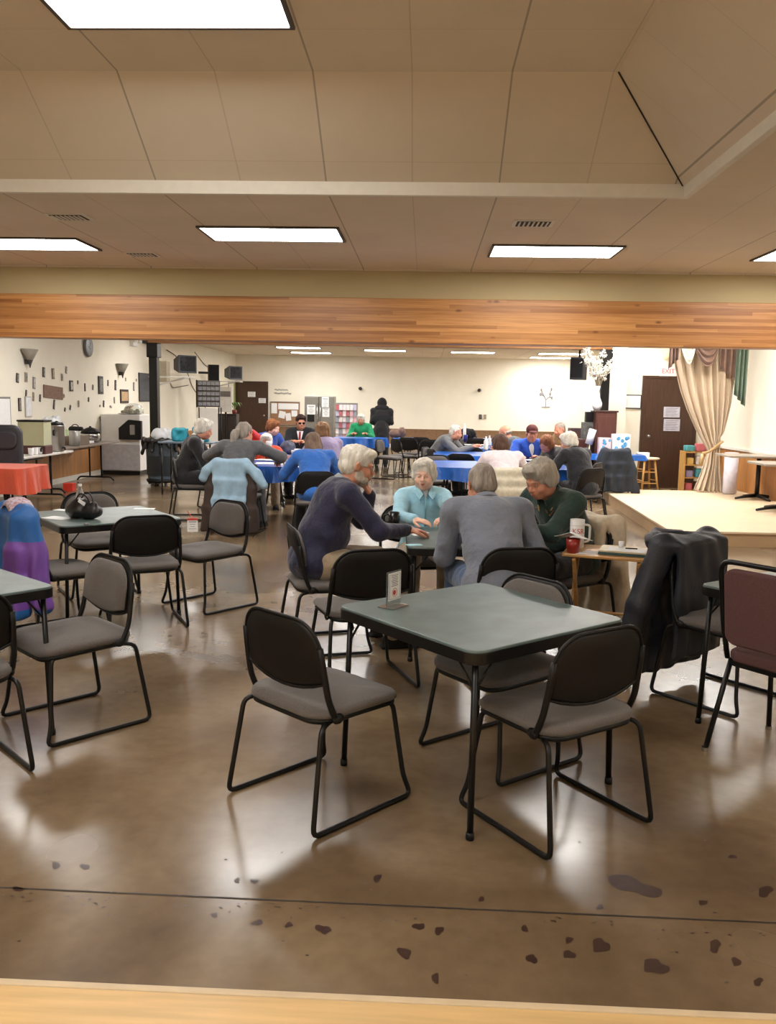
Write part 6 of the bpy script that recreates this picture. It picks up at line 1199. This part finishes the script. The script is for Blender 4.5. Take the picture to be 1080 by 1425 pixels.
# pedestal tables on the stage, rolled paper tube
LAM = mat('taupe_laminate', (150, 140, 128), .35, vary=.04)
def pedestal(x, y, w, d, label, z=.172, ztop=.93, rz=0.):
    t = thing('pedestal_table', label, 'table', (x, y, z), rz, 'pedestal tables on the stage'); MB().prism(rrect(w, d, .05), ztop - z - .03, ztop - z).build('tabletop', LAM, t, bevel=.006); MB().tube([(0, 0, .04), (0, 0, ztop - z - .03)], .035, 12).build('column', BLACKM, t, True); MB().span((-.12, -.12, ztop - z - .05), (.12, .12, ztop - z - .03)).build('top_plate', BLACKM, t)
    for k in range(4): a = k * 1.5708 + .2; MB().tube([(0, 0, .06), (.18 * math.cos(a), .18 * math.sin(a), .045), (.36 * math.cos(a), .36 * math.sin(a), .018)], [.03, .024, .016], 8).build('foot', BLACKM, t, True)
p = atz(1038, 690, .172); pedestal(p[0] - .02, p[1] - .5, 1.15, .75, 'pedestal table on the stage, the farther one beside the curtain', ztop=.86); pedestal(4.95, 12.1, .75, .75, 'pedestal table on the stage, nearer one cut by the right edge', ztop=.84)
a = aty(1016, 668, 14.35); t = thing('paper_roll', 'upright white roll of paper standing between curtain and wood paneling', 'roll', (a[0], 14.35, .173)); MB().lathe([(.09, 0), (.11, .02), (.11, .68), (.03, .68), (.03, .6)], n=20).build('roll', mat('lilac_white_roll', (206, 200, 210), .6), t, True)
# ================================================================ things on the blue tables
ZB = .7505
def sheet(px, py, w_, h_, rz, l, z=ZB, m=PAPER, grp=None): tag(MB().prism(rrect(w_, h_, .004), 0, .004).build('sheet_of_paper', m, loc=atz(px, py, z), rz=rz), l, 'paper', grp)
sheet(378, 645, .42, .3, .1, 'stack of white papers in front of the woman in orange'); sheet(372, 640, .3, .22, -.2, 'white sheet nearest the ponytailed man\'s arm', ZB + .005); sheet(397, 641, .25, .2, .3, 'white sheet near the woman in royal blue')
sheet(664, 619, .5, .3, 0, 'white papers by the dark blue cup on the third blue table'); sheet(723, 652, .3, .25, 0, 'white paper at the elbow of the woman in the white top'); sheet(728, 640, .35, .22, .2, 'white paper in front of the man in the red cap')
def simple_cup(px, py, r, h, m, l, cat='cup', z=ZB): t = thing('cup', l, cat, atz(px, py, z)); MB().lathe([(r * .8, 0), (r, h), (r * .9, h), (r * .7, .006), (.001, .005)], n=18).build('cup_wall', m, t, True)
simple_cup(647.5, 615, .05, .15, mat('cobalt_cup', (40, 40, 140), .3), 'dark blue cup on the third blue table'); simple_cup(409, 636, .04, .10, mat('clear_cup', (196, 190, 200), .2), 'clear cup near the woman in royal blue'); simple_cup(404, 643, .045, .09, mat('peach_cup', (222, 150, 130), .4), 'peach coloured cup near the woman in royal blue')
simple_cup(414, 634, .05, .10, PAPER, 'white paper cup left of the brown haired woman in royal blue')
for px, py, h_, l in ((681, 620, .18, 'tall white bottle left of the brown haired woman'), (676, 626, .22, 'white bottle nearest the woman in the white top, left side')):
    t = thing('bottle', l, 'bottle', atz(px, py, ZB)); MB().lathe([(.04, 0), (.045, .02), (.04, h_ * .7), (.015, h_ * .9), (.015, h_)], n=14).build('bottle_wall', PAPER, t, True); MB().lathe([(.018, h_), (.018, h_ + .02)], n=12).build('cap', PAPER, t)
simple_cup(687, 627, .04, .07, mat('yellow_cup', (220, 196, 90), .4), 'small yellow cup left of the brown haired woman')
q = aty(646, 603, 20.3); Sd = SDF((-.3, -.2, -.01), (.3, .2, .4), .016); Sd.ell((0, 0, .12), (.2, .13, .13), None, .03); o = Sd.mesh('tote_bag', BLACKC, None, wr=.012, wf=26); o.location = (q[0] + .05, 19.85, .75); tag(o, 'black bag on the farthest right blue table', 'bag')
t = thing('bottle', 'white bottle standing by the black bag on the farthest table', 'bottle', (q[0] - .02, 19.68, ZB)); MB().lathe([(.035, 0), (.04, .02), (.035, .26), (.015, .32), (.015, .36)], n=14).build('bottle_wall', PAPER, t, True)
# held paper of the woman in black, white cup of the woman in orange, backpack, brown bag
b = MB(); b.grid(lambda u, v: ((u - .5) * .16, .02 * math.sin(v * 3), -v * .26 + u * .03), 6, 6); p = aty(292, 645, 11.1); o = b.build('held_paper', PAPER, smooth=True, solid=.002, loc=(p[0] + .02, 11.15, .86), rz=.5); tag(o, 'white folded paper in the hands of the woman in the black cardigan', 'paper')
Sd = SDF((-.3, -.25, -.01), (.3, .25, .5), .015); Sd.ell((0, 0, .16), (.2, .14, .18), None, .03); Sd.ell((.05, -.08, .1), (.12, .08, .1), None, .03); o = Sd.mesh('backpack', mat('slate_bag', (74, 76, 92), .7), None, wr=.01, wf=26); q = aty(397, 612, 12.95); o.location = (q[0], 13.2, .7485); o.scale = (.62, .62, .62); tag(o, 'grey blue backpack on the table left of the man in the suit', 'bag')
tag(MB().lathe([(.03, 0), (.045, .10), (.04, .10), (.026, .005)], n=16).build('cup', PAPER, smooth=True, loc=(aty(374, 618, 12.05)[0], 12.07, .90)), 'white cup the woman in orange drinks from', 'cup')
tag(MB().lathe([(.06, 0), (.09, .05), (.08, .05), (.05, .005)], n=16).build('bowl', mat('green_bowl', (130, 170, 60), .5), smooth=True, loc=(aty(408, 617, 13.4)[0], 13.4, ZB)), 'lime green bowl on the table before the man in the suit', 'bowl')
Sd = SDF((-.3, -.2, -.01), (.3, .2, .35), .014); Sd.ell((-.05, 0, .09), (.14, .12, .1), None, .02); Sd.ell((.1, 0, .12), (.1, .1, .12), None, .02); o = Sd.mesh('tote_bag', mat('brown_bag', (112, 84, 72), .7), None, wr=.012, wf=30); q = aty(553, 600, 20)[0]; o.location = (q, 19.95, .75); tag(o, 'brown bag on the far table right of the hooded person', 'bag')
S.view_settings.exposure = 1.5
